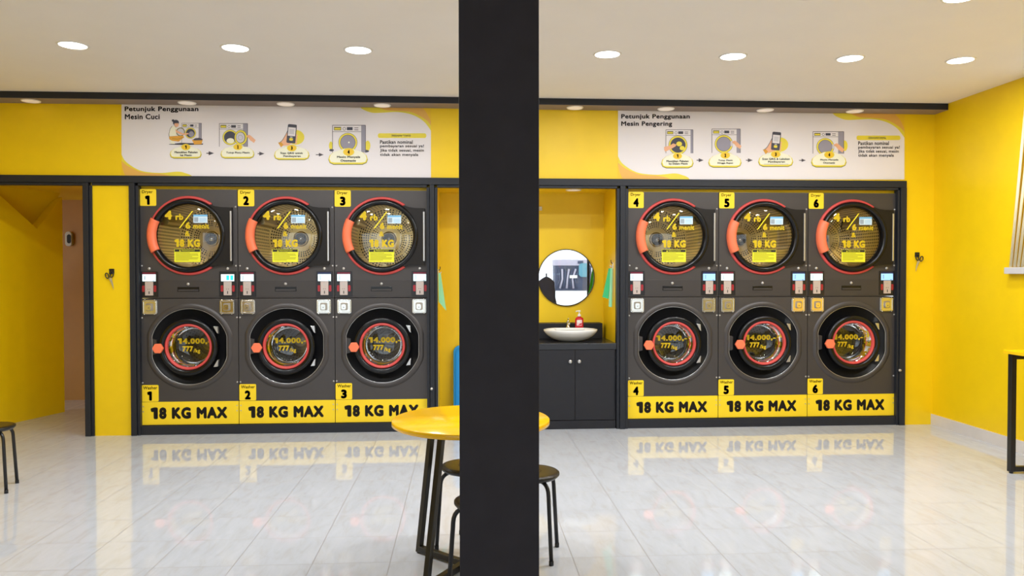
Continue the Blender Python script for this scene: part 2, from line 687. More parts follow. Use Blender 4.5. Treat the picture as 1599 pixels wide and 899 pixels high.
# plinths below the machines and shadow board above them
for k, (x0, x1) in enumerate(((-2.994, -.350), (1.575, 4.249))):
    b = MB(); b.box(x0, x1, .0, .055, 0, .083, M_FRAME); struct(b, 'trim_%d' % (8 + k))
    b = MB(); b.box(x0 - .05, x1 + .05, .0601, 1.0, 2.311, 2.36, M_YEL)
    b.box(x0 - .05, x1 + .05, .95, 1.0, 0, 2.311, M_YEL)
    struct(b, 'wall_alcove_left' if k == 0 else 'wall_alcove_right')

for k, (x0, x1) in enumerate(((-2.994, -.350), (1.575, 4.249))):
    b = MB(); b.box(x0 + .001, x1 - .001, .053, .059, 2.2835, 2.334, M_YEL); struct(b, 'trim_%d' % (11 + k))

# wash niche
b = MB()
NX0, NX1, ND, NZ = -.251, 1.467, .7, 2.335
b.box(NX0 - .06, NX1 + .06, ND, ND + .08, 0, NZ + .06, M_YEL)
b.box(NX0 - .06, NX0, .061, ND, 0, NZ + .06, M_YEL)
b.box(NX1, NX1 + .06, .061, ND, 0, NZ + .06, M_YEL)
b.box(NX0, NX1, .061, ND, NZ, NZ + .06, M_YEL)
struct(b, 'wall_niche')

# passage on the left
b = MB()
A, Bn, C = (-4.555, .567), (-4.428, .983), (-4.332, 1.299)
P0 = (-4.728, .0)
ZP = 2.37
nrm = Vector((-.755, .23, 0)).normalized() * .1


def wpt(p, z, o=0):
    return (p[0] + nrm.x * o, p[1] + nrm.y * o, z)


outline = [(P0, 0), (C, 0), (C, 2.325), (Bn, 1.967), (A, 2.27), (P0, 2.56)]
V = [wpt(p, z) for p, z in outline] + [wpt(p, z, 1) for p, z in outline]
n = len(outline)
b.faces(V, [tuple(range(n)), tuple(range(2 * n - 1, n - 1, -1))] + [(i, (i + 1) % n, n + (i + 1) % n, n + i) for i in range(n)], M_YEL)
struct(b, 'wall_passage_left')
b = MB()   # sloping underside seen above the notch of that wall
S0 = (A[0] - .15, A[1] - .45)
b.face([wpt(S0, 2.40), wpt(C, 2.40), wpt((C[0], C[1] + .0), 1.2, 9), wpt(S0, 1.2, 9)], M_YEL)
struct(b, 'trim_10')
b = MB()
b.box(-7.0, -3.36, 2.1, 2.2, 0, ZP, M_YEL_DIM)
b.box(-3.46, -3.36, .1, 2.1, 0, ZP, M_YEL)
b.box(-7.1, -7.0, .1, 2.2, 0, ZP, M_YEL)
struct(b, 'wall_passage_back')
b = MB(); b.box(-7.1, -3.36, .1, 2.2, ZP, ZP + .08, M_YEL); struct(b, 'ceiling_passage')

# free-standing pillar
b = MB(); b.box(-.017, .270, -4.56, -4.27, 0, ZC, M_COLUMN); struct(b, 'column_centre', bevel=.003)

# right wall window (only its near edge is in the picture)
b = MB()
b.box(XR - .05, XR, -2.7, -1.33, 1.55, 1.59, M_WHITE)
b.box(XR - .05, XR, -2.7, -1.33, 2.86, 2.90, M_WHITE)
b.box(XR - .05, XR, -1.37, -1.33, 1.59, 2.86, M_WHITE)
b.box(XR - .05, XR, -2.7, -2.66, 1.59, 2.86, M_WHITE)
w = struct(b, 'window_3')
g = MB(); g.box(XR - .02, XR - .012, -2.66, -1.37, 1.59, 2.86, M_WINDOW); g.build('pane', w)
g = MB(); g.box(XR - .06, XR, -2.75, -1.075, 1.49, 1.545, M_SILL); g.build('window_sill', w, bevel=.004)

# outdoors
b = MB(); b.box(-60, 60, -95, -9.76, -.2, -.03, mat('pavement', (226, 225, 222), .8, noise=(2, .05))); o = struct(b, 'ground_pavement')

# ------------------------------------------------------------------ machines
YM = .03           # front plane of the machines
PITCHM = .893
HW = .4435
DZ = 1.853         # dryer door centre height
WZ = .818          # washer door centre height


def drum_geo(mb, m, r, y0, y1, cz, nu, nv, seg=64):
    V, F, U = [], [], []
    for j in range(2):
        y = (y0, y1)[j]
        for i in range(seg):
            a = 2 * PI * i / seg
            V.append((r * math.cos(a), y, cz + r * math.sin(a)))
    for i in range(seg):
        k = (i + 1) % seg
        F.append((i, k, seg + k, seg + i))
        u0, u1 = nu * i / seg, nu * (i + 1) / seg
        U.append([(u0, 0), (u1, 0), (u1, nv), (u0, nv)])
    mb.faces(V, F, m, True, U)


def ring_plate(mb, m, r0, r1, y, cz, nu, nv, seg=72, a0=0, a1=2 * PI):
    V, F, U = [], [], []
    for i in range(seg + 1):
        a = a0 + (a1 - a0) * i / seg
        for r in (r0, r1):
            V.append((r * math.cos(a), y, cz + r * math.sin(a)))
    for i in range(seg):
        F.append((2 * i, 2 * i + 1, 2 * i + 3, 2 * i + 2))
        u0, u1 = nu * i / seg, nu * (i + 1) / seg
        U.append([(u0, 0), (u0, nv), (u1, nv), (u1, 0)])
    mb.faces(V, F, m, False, U)


def screw(mb, x, z, y=0, r=.0085, m=None):
    mb.lathe([(0, -.006), (r * .7, -.006), (r, -.002), (r, .002)], m or M_BOLT, (x, y, z), 12, 'y')


def payment_panel(parent, cx, strip, screen_kind):
    """black coin and cashless module with a little screen"""
    b = MB()
    b.prism(rrect(cx - .0775, cx + .0775, 1.282, 1.520, .004), -.006, .01, M_PANEL)
    p = b.build('payment_panel', parent)
    b = MB()
    sm = {'white': M_SCREEN, 'cyan': M_SCREEN, 'blue': M_SCREENB}[screen_kind]
    b.box(cx - .061, cx + .059, -.0095, -.005, 1.428, 1.493, sm)
    if strip:
        b.box(cx - .061, cx + .059, -.009, -.005, 1.4935, 1.511, strip)
    y = -.0102
    if screen_kind == 'cyan':
        for x in (cx - .012, cx + .025):
            b.flat(rrect(x, x + .026, 1.438, 1.483, .004, 3), y, M_CYAN)
        for z in (1.44, 1.455, 1.47):
            b.flat([(cx - .05, z), (cx - .03, z), (cx - .03, z + .004), (cx - .05, z + .004)], y, M_SGREY)
    else:
        for z in (1.445, 1.458, 1.471):
            b.flat([(cx - .045, z), (cx - .032, z), (cx - .032, z + .008), (cx - .045, z + .008)], y, M_SGREY)
            b.flat([(cx - .024, z + .002), (cx + .02, z + .002), (cx + .02, z + .005), (cx - .024, z + .005)], y, M_SCREENB)
        b.flat([(cx + .03, 1.431), (cx + .05, 1.431), (cx + .05, 1.437), (cx + .03, 1.437)], y, M_SGREY)
    b.build('display', p)
    b = MB()
    b.prism(rrect(cx - .036, cx + .036, 1.297, 1.424, .003), -.014, -.005, M_PLATE)
    b.box(cx - .003, cx + .004, -.0155, -.013, 1.310, 1.336, M_DARK)
    b.box(cx - .012, cx - .007, -.0155, -.013, 1.352, 1.358, M_DARK)
    b.box(cx + .005, cx + .010, -.0155, -.013, 1.352, 1.358, M_DARK)
    b.disc((cx - .001, -.0148, 1.398), .008, M_BOLT, n=16)
    b.build('coin_plate', p)
    for s in (-1, 1):
        b = MB()
        b.prism(rrect(cx + s * .052 - .0115, cx + s * .052 + .0115, 1.330, 1.390, .009), -.012, -.005, M_LED)
        b.build('indicator_light', p)
    return p


def badge(parent, word, num, x0, x1, z0, z1):
    b = MB()
    b.prism(rrect(x0, x1, z0, z1, .012), -.003, 0, M_SIGN)
    w, h = x1 - x0, z1 - z0
    xa, xb = (.10, .93) if word == 'Washer' else (.15, .80)
    b.text(word, x0 + w * xa, x0 + w * xb, z0 + h * (.74 if word == 'Washer' else .70), z0 + h * .93, -.0036, M_INK, .02)
    nw = .28 if num == '1' else .36
    cx = x0 + w * (.47 if num == '1' else .5)
    b.text(num, cx - w * nw / 2, cx + w * nw / 2, z0 + h * .06, z0 + h * .62, -.0036, M_INK, .07)
    return b.build('number_badge', parent, weld=False)


def make_dryer():
    t = thing('tumble_dryer', 'x', 'dryer')
    z0, z1 = 1.272, 2.283
    b = MB()
    hole = circle(0, DZ, .335)
    b.plate_hole(-HW, HW, z0, z1, hole, 0, M_BODY, .10)
    for x in (-HW, HW):
        b.face([(x, 0, z0), (x, .85, z0), (x, .85, z1), (x, 0, z1)], M_BODY)
    b.face([(-HW, 0, z1), (HW, 0, z1), (HW, .85, z1), (-HW, .85, z1)], M_BODY)
    b.face([(-HW, 0, z0), (HW, 0, z0), (HW, .85, z0), (-HW, .85, z0)], M_BODY)
    b.face([(-HW, .85, z0), (HW, .85, z0), (HW, .85, z1), (-HW, .85, z1)], M_BODY)
    b.build('cabinet', t)
    # lint drawer front between the two payment panels
    b = MB()
    b.box(-.279, .272, -.004, .004, 1.281, 1.437, M_BODY2)
    b.box(-.107, .092, -.0052, -.003, 1.331, 1.375, M_BLACK)
    b.box(-.100, .085, -.0100, -.004, 1.336, 1.352, M_BODY2)
    d = b.build('lint_drawer', t, bevel=.0015)
    b = MB(); b.lathe([(0, -.014), (.011, -.014), (.014, -.003)], M_BOLT, (-.009, 0, 1.402), 16, 'y'); b.build('lock', d)
    for x in (-.362, .352):
        b = MB(); b.lathe([(0, -.010), (.011, -.010), (.014, 0)], M_BOLT, (x, 0, 1.546), 16, 'y'); b.build('lock', t)
    for x, z in ((-.428, 1.572), (.428, 1.572), (.428, 2.122)):
        b = MB(); screw(b, x, z); b.build('screw', t)
    # red ring, open towards the hinge
    b = MB()
    g = math.radians(54)
    b.lathe([(.340, -.004), (.346, -.018), (.362, -.018), (.369, -.002)], M_RED, (0, 0, DZ), 72, 'y', arc=(g, 2 * PI - g))
    b.build('door_seal', t).__setitem__('label', 'red ring around the dryer door')
    # door: black rounded ring plus hinge plate
    b = MB()
    prof = [(.292, .02), (.292, -.022), (.300, -.040), (.314, -.048), (.330, -.046), (.341, -.034), (.345, -.012), (.345, .0)]
    b.lathe(prof, M_BLACK, (0, 0, DZ), 72, 'y')
    a1 = math.radians(55)
    pts = [(.402, DZ + .262), (.310, DZ + .264), (.255, DZ + .272), (.205, DZ + .288)]
    for i in range(13):
        a = a1 - 2 * a1 * i / 12
        pts.append((.316 * math.cos(a), DZ + .316 * math.sin(a)))
    pts += [(.205, DZ - .290), (.255, DZ - .276), (.310, DZ - .270), (.402, DZ - .268)]
    b.prism([(x, z) for x, z in pts[::-1]], -.034, -.002, M_HINGE)
    door = b.build('door', t, bevel=.0)
    b = MB(); b.box(.3865, .402, -.042, -.033, DZ - .236, DZ + .228, M_SILVER); b.build('hinge', door, bevel=.002).__setitem__('label', 'silver hinge strip')
    b = MB()   # orange grip wrapped over the ring
    hh = math.radians(26.5)
    b.lathe([(.286, -.020), (.290, -.058), (.312, -.068), (.345, -.062), (.368, -.040), (.369, -.004)], M_ORANGE, (0, 0, DZ), 24, 'y', arc=(PI - hh, PI + hh))
    b.build('handle', door, normals=True).__setitem__('label', 'orange door handle')
    b = MB()   # slightly domed pane
    b.lathe([(0.0005, -.030), (.08, -.029), (.16, -.025), (.23, -.018), (.275, -.009), (.2925, -.002)], M_PANE, (0, 0, DZ), 64, 'y')
    b.build('door_glass', door)
    # vinyl lettering on the pane
    y = -.0325
    o = -.012
    b = MB()
    T = lambda s, x0, x1, za, zb, bo=.06: b.text(s, x0 + o, x1 + o, za, zb, y, M_VINYL, bo)
    b.flat([(-.066 + o, 1.922), (-.054 + o, 1.922), (.065 + o, 2.080), (.053 + o, 2.080)], y, M_VINYL)
    T('4', -.194, -.128, 2.0, 2.083)
    T('rb', -.096, -.026, 1.996, 2.055, .045)
    T('6', -.007, .038, 1.916, 1.978)
    T('menit', .062, .208, 1.916, 1.962, .03)
    b.build('price_lettering', door, weld=False).__setitem__('label', 'yellow vinyl price lettering')
    b = MB()
    T('&', -.0125, .031, 1.847, 1.894, .035)
    b.build('ampersand_lettering', door, weld=False).__setitem__('label', 'yellow vinyl ampersand')
    b = MB()
    T('18 KG', -.107, .124, 1.746, 1.818)
    b.build('capacity_lettering', door, weld=False).__setitem__('label', 'yellow vinyl capacity lettering')
    b = MB()
    b.flat(rrect(.065 + o, .193 + o, 1.970, 2.047, .003, 2), y, M_STICK)
    b.flat([(.065 + o, 2.030), (.193 + o, 2.030), (.193 + o, 2.046), (.065 + o, 2.046)], y - .0004, M_STICKB)
    for k in range(3):
        b.flat([(.120 + o, 1.980 + k * .014), (.183 + o, 1.980 + k * .014), (.183 + o, 1.984 + k * .014), (.120 + o, 1.984 + k * .014)], y - .0004, M_STICKB)
    b.flat(rrect(.072 + o, .110 + o, 1.978, 2.022, .003, 2), y - .0004, M_STICKG)
    b.build('information_sticker', door, weld=False).__setitem__('label', 'small pale blue sticker')
    b = MB()
    b.flat(rrect(-.110 + o, .127 + o, 1.606, 1.728, .005, 3), y, M_WARN)
    b.flat([(-.106 + o, 1.702), (.123 + o, 1.702), (.123 + o, 1.725), (-.106 + o, 1.725)], y - .0004, M_INK)
    b.flat([(-.066 + o, 1.706), (-.050 + o, 1.706), (-.058 + o, 1.721)], y - .0008, M_WARN)
    b.text('PERINGATAN', -.044 + o, .074 + o, 1.707, 1.720, y - .0008, M_WARN, .02)
    for k, wd in enumerate((.13, .20, .205, .15, .205, .20, .12)):
        z = 1.690 - k * .0112
        b.flat([(-.098 + o, z), (-.098 + wd + o, z), (-.098 + wd + o, z + .004), (-.098 + o, z + .004)], y - .0004, M_WARNK)
    b.build('warning_label', door, weld=False).__setitem__('label', 'yellow warning label with black heading')
    # perforated drum with lifters and back hub
    b = MB()
    drum_geo(b, M_DRUM, .325, .09, .66, DZ, 64, 16)
    ring_plate(b, M_DRUM, .20, .312, .660, DZ, 60, 5)
    ring_plate(b, M_STEEL, .312, .326, .659, DZ, 1, 1)
    ring_plate(b, M_STEEL, .185, .20, .660, DZ, 1, 1)
    ring_plate(b, M_DRUM, .125, .185, .660, DZ, 42, 3)
    ring_plate(b, M_STEEL, .07, .125, .655, DZ, 1, 1)
    for k in range(6):
        a = 2 * PI * k / 6 + .3
        u = Vector((math.cos(a), 0, math.sin(a)))
        w = Vector((-math.sin(a), 0, math.cos(a)))
        c0, c1 = Vector((0, .652, DZ)) + u * .12, Vector((0, .652, DZ)) + u * .31
        b.bar(c0, c1, .022, M_STEEL, .012, (0, 1, 0))
    for k in range(3):
        a = 2 * PI * k / 3 + .55
        u = Vector((math.cos(a), 0, math.sin(a)))
        w = Vector((-math.sin(a), 0, math.cos(a)))
        c = Vector((0, 0, DZ))
        P = []
        for y_ in (.12, .64):
            for q in (u * .322 + w * .05, u * .262 + w * .012, u * .262 - w * .012, u * .322 - w * .05):
                P.append(c + q + Vector((0, y_, 0)))
        b.faces(P, [(0, 1, 5, 4), (1, 2, 6, 5), (2, 3, 7, 6), (0, 3, 2, 1), (4, 5, 6, 7)], M_STEEL)
    dr = b.build('drum', t, weld=False, normals=False)
    b = MB()
    b.lathe([(.078, .656), (.074, .640), (.062, .634)], M_STEEL, (0, 0, DZ), 32, 'y')
    b.lathe([(.062, .634), (.040, .650), (.030, .652)], M_HUB, (0, 0, DZ), 32, 'y')
    b.lathe([(.030, .652), (.028, .625), (.016, .618), (.0005, .616)], M_CHROME, (0, 0, DZ), 32, 'y')
    b.build('hub', dr)
    return t


def washer_outline(rx, cut, n=96):
    """round recess clipped straight at the sides and a little at top and bottom"""
    P = []
    for i in range(n):
        a = 2 * PI * i / n
        x, z = rx * math.cos(a), rx * math.sin(a)
        x = max(-cut, min(cut, x))
        P.append((x, WZ + z))
    return P


def make_washer():
    t = thing('washing_machine', 'x', 'washing machine')
    z0, z1 = .084, 1.266
    b = MB()
    rec = washer_outline(.354, .340)
    b.plate_hole(-HW, HW, .305, z1, rec, 0, M_BODY, .035)
    b.face([(-HW, 0, z0), (HW, 0, z0), (HW, 0, .305), (-HW, 0, .305)], M_BODY)
    for x in (-HW, HW):
        b.face([(x, 0, z0), (x, .85, z0), (x, .85, z1), (x, 0, z1)], M_BODY)
    b.face([(-HW, 0, z1), (HW, 0, z1), (HW, .85, z1), (-HW, .85, z1)], M_BODY)
    b.face([(-HW, 0, z0), (HW, 0, z0), (HW, .85, z0), (-HW, .85, z0)], M_BODY)
    b.face([(-HW, .85, z0), (HW, .85, z0), (HW, .85, z1), (-HW, .85, z1)], M_BODY)
    # pressed ridge around the recess
    prof = [(1.0, .0005), (1.012, -.010), (1.05, -.013), (1.11, -.012), (1.148, .001)]
    R = [[(x * k, (z - WZ) * k + WZ) for x, z in rec] for k, _ in prof]
    n = len(rec)
    V = [(R[j][i][0], prof[j][1], R[j][i][1]) for j in range(len(prof)) for i in range(n)]
    F = [(j * n + i, j * n + (i + 1) % n, (j + 1) * n + (i + 1) % n, (j + 1) * n + i) for j in range(len(prof) - 1) for i in range(n)]
    b.faces(V, F, M_BODY, True)
    b.build('cabinet', t)
    for x in (-.432, .432):
        for z in (1.088, .482):
            b = MB(); screw(b, x, z); b.build('screw', t)
    b = MB()   # black dished recess
    R2 = [[(x * k, (z - WZ) * k + WZ) for x, z in rec] for k in (1.0, .985, .70, .60)]
    ys = (-.002, .012, .030, .050)
    V = [(R2[j][i][0], ys[j], R2[j][i][1]) for j in range(4) for i in range(n)]
    F = [(j * n + i, j * n + (i + 1) % n, (j + 1) * n + (i + 1) % n, (j + 1) * n + i) for j in range(3) for i in range(n)]
    b.faces(V, F, M_RECESS, True)
    b.prism([(-.338, WZ - .075), (-.300, WZ - .065), (-.300, WZ + .065), (-.338, WZ + .075)], -.004, .03, M_BODY2)
    b.build('door_recess', t)
    b = MB()   # silver rim line
    rim = [(x * 1.004, y_, (z - WZ) * 1.004 + WZ) for (x, z), y_ in zip(rec, [-.004] * n)]
    b.tube(rim + [rim[0]], .0035, M_SILVER, 6, False)
    b.build('rim', t)
    # round door: fat black ring
    b = MB()
    prof = [(.213, .010), (.213, -.030)]
    for i in range(11):
        a = PI * (1 - i / 10)
        prof.append((.241 + .028 * math.cos(a), -.034 - .026 * math.sin(a)))
    prof += [(.269, -.020), (.262, .03)]
    b.lathe(prof, M_BLACK, (0, 0, WZ), 72, 'y')
    door = b.build('door', t)
    b = MB()
    b.lathe([(.216, -.030), (.214, -.044), (.206, -.048), (.196, -.046), (.190, -.034), (.188, .005)], M_RED, (0, 0, WZ), 72, 'y')
    b.build('door_ring', door).__setitem__('label', 'red ring around the door glass')
    b = MB()
    b.lathe([(.189, -.02), (.184, .02), (.176, .09), (.166, .125), (.150, .138), (.08, .143), (.0005, .145)], M_BOWL, (0, 0, WZ), 64, 'y')
    b.build('door_glass', door)
    b = MB()
    y, o = .085, .014
    b.text('14.000,-', -.158 + o, .150 + o, .829, .889, y, M_VINYL, .055)
    b.build('price_lettering', door, weld=False).__setitem__('label', 'yellow vinyl price lettering')
    b = MB()
    b.text('777', -.112 + o, -.014 + o, .764, .815, y, M_VINYL, .055)
    b.text('/kg', -.010 + o, .052 + o, .742, .790, y, M_VINYL, .03)
    b.build('unit_price_lettering', door, weld=False).__setitem__('label', 'yellow vinyl price lettering')
    b = MB()   # hexagonal orange knob on its stem
    kx, kz = -.258, WZ - .008
    b.lathe([(.020, .0), (.020, -.075)], M_BLACK, (kx, 0, kz), 16, 'y')
    b.prism(circle(kx, kz, .050, 6), -.098, -.066, M_ORANGE)
    b.build('door_knob', door, bevel=.005).__setitem__('label', 'orange hexagonal door knob')
    for s in (1, -1):
        b = MB()
        pts = [(.222, WZ + s * .190), (.262, WZ + s * .186), (.268, WZ + s * .120), (.256, WZ + s * .128)]
        b.prism(pts if s < 0 else pts[::-1], -.030, .012, M_SILVER)
        b.build('hinge', door, bevel=.002).__setitem__('label', 'silver door hinge')
    # chrome coin boxes
    for cx in (-.356, .347):
        b = MB()
        cz = 1.189
        for hw, ya, yb in ((.066, 0, -.014), (.058, -.014, -.020)):
            b.prism(rrect(cx - hw, cx + hw, cz - hw, cz + hw, .012), yb, ya, M_CHROME)
        for sx in (-1, 1):
            for sz in (-1, 1):
                b.lathe([(0, -.028), (.006, -.026), (.008, -.006)], M_CHROME, (cx + sx * .046, 0, cz + sz * .066), 10, 'y')
        b.box(cx - .062, cx + .062, -.027, -.018, cz + .050, cz + .058, M_CHROME)
        b.box(cx - .062, cx + .062, -.027, -.018, cz - .058, cz - .050, M_CHROME)
        b.box(cx - .060, cx - .052, -.026, -.018, cz - .05, cz + .05, M_CHROME)
        b.box(cx + .052, cx + .060, -.026, -.018, cz - .05, cz + .05, M_CHROME)
        k = b.build('coin_box', t, bevel=.002)
        b = MB()
        b.prism(rrect(cx - .034, cx + .034, cz - .036, cz + .036, .014), -.0215, -.0195, M_STEELD)
        b.prism(rrect(cx - .026, cx + .020, cz - .030, cz + .022, .016), -.040, -.021, M_CHROME)
        b.box(cx - .006, cx + .002, -.0412, -.0395, cz - .010, cz - .004, M_DARK)
        b.build('coin_slide', k, bevel=.002)
    # perforated drum
    b = MB()
    drum_geo(b, M_DRUMW, .262, .155, .60, WZ, 60, 12)
    ring_plate(b, M_DRUMW, .06, .262, .60, WZ, 40, 7)
    ring_plate(b, M_STEELD, .0005, .06, .60, WZ, 1, 1)
    ring_plate(b, M_STEELD, .195, .262, .152, WZ, 1, 1)
    for k in range(3):
        a = 2 * PI * k / 3 + 1.1
        u = Vector((math.cos(a), 0, math.sin(a)))
        w = Vector((-math.sin(a), 0, math.cos(a)))
        c = Vector((0, 0, WZ))
        P = []
        for y_ in (.17, .595):
            for q in (u * .26 + w * .05, u * .20 + w * .012, u * .20 - w * .012, u * .26 - w * .05):
                P.append(c + q + Vector((0, y_, 0)))
        b.faces(P, [(0, 1, 5, 4), (1, 2, 6, 5), (2, 3, 7, 6), (0, 3, 2, 1), (4, 5, 6, 7)], M_STEELD)
    b.build('drum', t, weld=False, normals=False)
    # capacity sign
    b = MB()
    b.box(-.4435, .4435, -.004, -.0002, .090, .304, M_SIGN)
    b.text('18 KG MAX', -.362, .340, .142, .253, -.0046, M_INK, .07)
    for s in (-1, 1):
        for z in (.262, .214):
            b.disc((s * .428, -.0046, z), .006, M_BOLT, n=10)
    b.build('capacity_sign', t, weld=False).__setitem__('label', 'yellow sign reading 18 KG MAX')
    return t


dryer0 = make_dryer()
washer0 = make_washer()
XC = [-3.003 + PITCHM * (k + .5) for k in range(3)] + [1.580 + PITCHM * (k + .5) for k in range(3)]
SCR = ['cyan', 'white', 'white', 'blue', 'blue', 'blue']
blocks = ('left', 'right')
for i, x in enumerate(XC):
    d = dryer0 if i == 0 else copy_tree(dryer0)
    w = washer0 if i == 0 else copy_tree(washer0)
    d.location = (x, YM, 0)
    w.location = (x, YM, 0)
tops = [o for o in COL.objects if o.parent is None and o.name.startswith('tumble_dryer')]
wash = [o for o in COL.objects if o.parent is None and o.name.startswith('washing_machine')]
tops.sort(key=lambda o: o.location.x)
wash.sort(key=lambda o: o.location.x)
for i in range(6):
    nb = str(i + 1)
    tag(tops[i], 'charcoal front-loading tumble dryer with the yellow Dryer %s badge, stacked on Washer %s' % (nb, nb), 'dryer', 'six stacked tumble dryers')
    tag(wash[i], 'charcoal coin washing machine with the yellow Washer %s badge, under Dryer %s' % (nb, nb), 'washing machine', 'six coin washing machines')
    badge(tops[i], 'Dryer', nb, -.4425, -.292, 2.128, 2.2825)
    badge(wash[i], 'Washer', nb, -.4425, -.288, .307, .462)
    payment_panel(tops[i], -.3605, M_MAROON, 'white')
    payment_panel(tops[i], .3535, None if i == 0 else (M_MAROON if i < 3 and i != 1 else M_BLUESTRIP), SCR[i])


# ------------------------------------------------------------------ instruction banners
class Draw:
    """flat printed artwork on the back wall; crop coordinates -> wall"""
    def __init__(self, mb, ox, oy, s):
        self.mb, self.ox, self.oy, self.s = mb, ox, oy, s

    def P(self, x, y, l):
        p = at(self.ox + x / self.s, self.oy + y / self.s, 0)
        return (p.x, -.003 - .0005 * l, p.z)

    def poly(self, pts, m, l):
        self.mb.face([self.P(x, y, l) for x, y in pts], m)

    def rect(self, x0, y0, x1, y1, m, l):
        self.poly([(x0, y0), (x1, y0), (x1, y1), (x0, y1)], m, l)

    def rr(self, x0, y0, x1, y1, r, m, l):
        self.poly(rrect(x0, x1, y0, y1, r, 4), m, l)

    def oval(self, cx, cy, rx, ry, m, l, n=28):
        self.poly([(cx + rx * math.cos(2 * PI * i / n), cy + ry * math.sin(2 * PI * i / n)) for i in range(n)], m, l)

    def line(self, pts, w, m, l):
        for (xa, ya), (xb, yb) in zip(pts, pts[1:]):
            d = math.hypot(xb - xa, yb - ya) or 1
            nx, ny = -(yb - ya) / d * w / 2, (xb - xa) / d * w / 2
            self.poly([(xa + nx, ya + ny), (xb + nx, yb + ny), (xb - nx, yb - ny), (xa - nx, ya - ny)], m, l)

    def ring(self, cx, cy, r, w, m, l, n=32):
        self.line([(cx + r * math.cos(2 * PI * i / n), cy + r * math.sin(2 * PI * i / n)) for i in range(n + 1)], w, m, l)

    def text(self, s, x0, y0, x1, y1, m, l, bold=.03):
        """box top-left to bottom-right of the inked letters"""
        self.mb.text(s, x0, x1, y1, y0, 0, m, bold, fn=lambda x, z: self.P(x, z, l))

    def arrow(self, x0, x1, y, h):
        self.line([(x0, y), (x1 - h, y)], h * .22, B_LINE, 2)
        self.poly([(x1 - h * 1.3, y - h / 2), (x1, y), (x1 - h * 1.3, y + h / 2)], B_LINE, 2)

    def cloud(self, x0, x1, yt, yb, nx, ny, nr, num, lines, wide=1.0):
        """pale caption cloud with a numbered oval on top"""
        h = yb - yt
        def outline(d, sh):
            a0, a1 = x0 - d, x1 + d
            cx = (x0 + x1) / 2
            r = h * .34
            top = [(a1 - r * .2, yb - r * 1.6), (a1 - r * .9, yb - r * 2.2), (cx + (a1 - cx) * .55, yt + h * .18), (cx + (a1 - cx) * .28, yt + h * .03 - d),
                   (cx, yt - d), (cx - (cx - a0) * .28, yt + h * .03 - d), (cx - (cx - a0) * .55, yt + h * .18), (a0 + r * .9, yb - r * 2.2), (a0 + r * .2, yb - r * 1.6)]
            low = [(a0, yb - r * .9), (a0 + r * .25, yb - r * .25), (a0 + r, yb + d), (a1 - r, yb + d), (a1 - r * .25, yb - r * .25), (a1, yb - r * .9)]
            return [(x, y + sh) for x, y in top + low]
        self.poly(outline(h * .03, h * .035), B_OLIVE, 5)
        self.poly(outline(h * .015, 0), B_LEM, 6)
        self.poly(outline(-h * .05, -h * .03), B_PALE, 7)
        self.oval(nx, ny, nr * 1.15, nr * .8, B_LEM, 8)
        self.oval(nx, ny, nr * 1.0, nr * .68, B_YEL, 9)
        self.text(num, nx - nr * .22, ny - nr * .42, nx + nr * .22, ny + nr * .42, B_INK, 10, .07)
        for s, a, y0, b_, y1 in lines:
            self.text(s, a, y0, b_, y1, B_INK, 10, .035)

    def machine(self, x0, y0, x1, y1, side, doorc, doorr, glass, outline=True):
        """line drawing of a front loader with a grey side"""
        w = (x1 - x0) * .016
        self.rect(x0, y0, x1, y1, B_PAPER, 1)
        self.rect(x1 - side, y0, x1, y1, B_GREY, 2)
        self.line([(x0, y1), (x0, y0), (x1, y0), (x1, y1)], w, B_LINE, 3)
        hb = (y1 - y0) * .24
        self.line([(x0, y0 + hb), (x1 - side, y0 + hb)], w * .7, B_LINE, 3)
        fw_ = x1 - x0 - side
        self.rect(x0 + fw_ * .05, y0 + hb * .25, x0 + fw_ * .30, y0 + hb * .78, B_OLIVE, 3)
        self.rect(x0 + fw_ * .07, y0 + hb * .42, x0 + fw_ * .28, y0 + hb * .68, B_LEM, 4)
        self.ring(x0 + fw_ * .41, y0 + hb * .55, hb * .22, w * .8, B_LINE, 4, 14)
        self.rect(x0 + fw_ * .50, y0 + hb * .28, x0 + fw_ * .70, y0 + hb * .75, B_DARKB, 3)
        for k in (.36, .66):
            self.rect(x0 + fw_ * .76, y0 + hb * k, x0 + fw_ * .90, y0 + hb * (k + .1), B_LINE, 3)
        cx, cy = doorc
        self.oval(cx, cy, doorr, doorr, B_LINE, 2.5)
        self.oval(cx, cy, doorr * .965, doorr * .965, B_LEM, 3)
        self.oval(cx, cy, doorr * .80, doorr * .80, B_LINE, 3.5)
        self.oval(cx, cy, doorr * .76, doorr * .76, glass, 4)

    def hand(self, x, y, s, flip=1):
        """forearm and hand reaching in, fingers toward (x, y)"""
        f = flip
        self.poly([(x, y - .10 * s), (x + f * .35 * s, y - .22 * s), (x + f * .60 * s, y - .05 * s), (x + f * 1.15 * s, y + .45 * s),
                   (x + f * .95 * s, y + .80 * s), (x + f * .45 * s, y + .45 * s), (x + f * .25 * s, y + .15 * s), (x + f * .05 * s, y + .08 * s)], B_SKIN, 5)
        for k in range(3):
            self.line([(x + f * (.06 + .05 * k) * s, y + (-.02 + .10 * k) * s), (x + f * (.34 + .05 * k) * s, y + (.0 + .10 * k) * s)], .02 * s, B_MUST, 6)

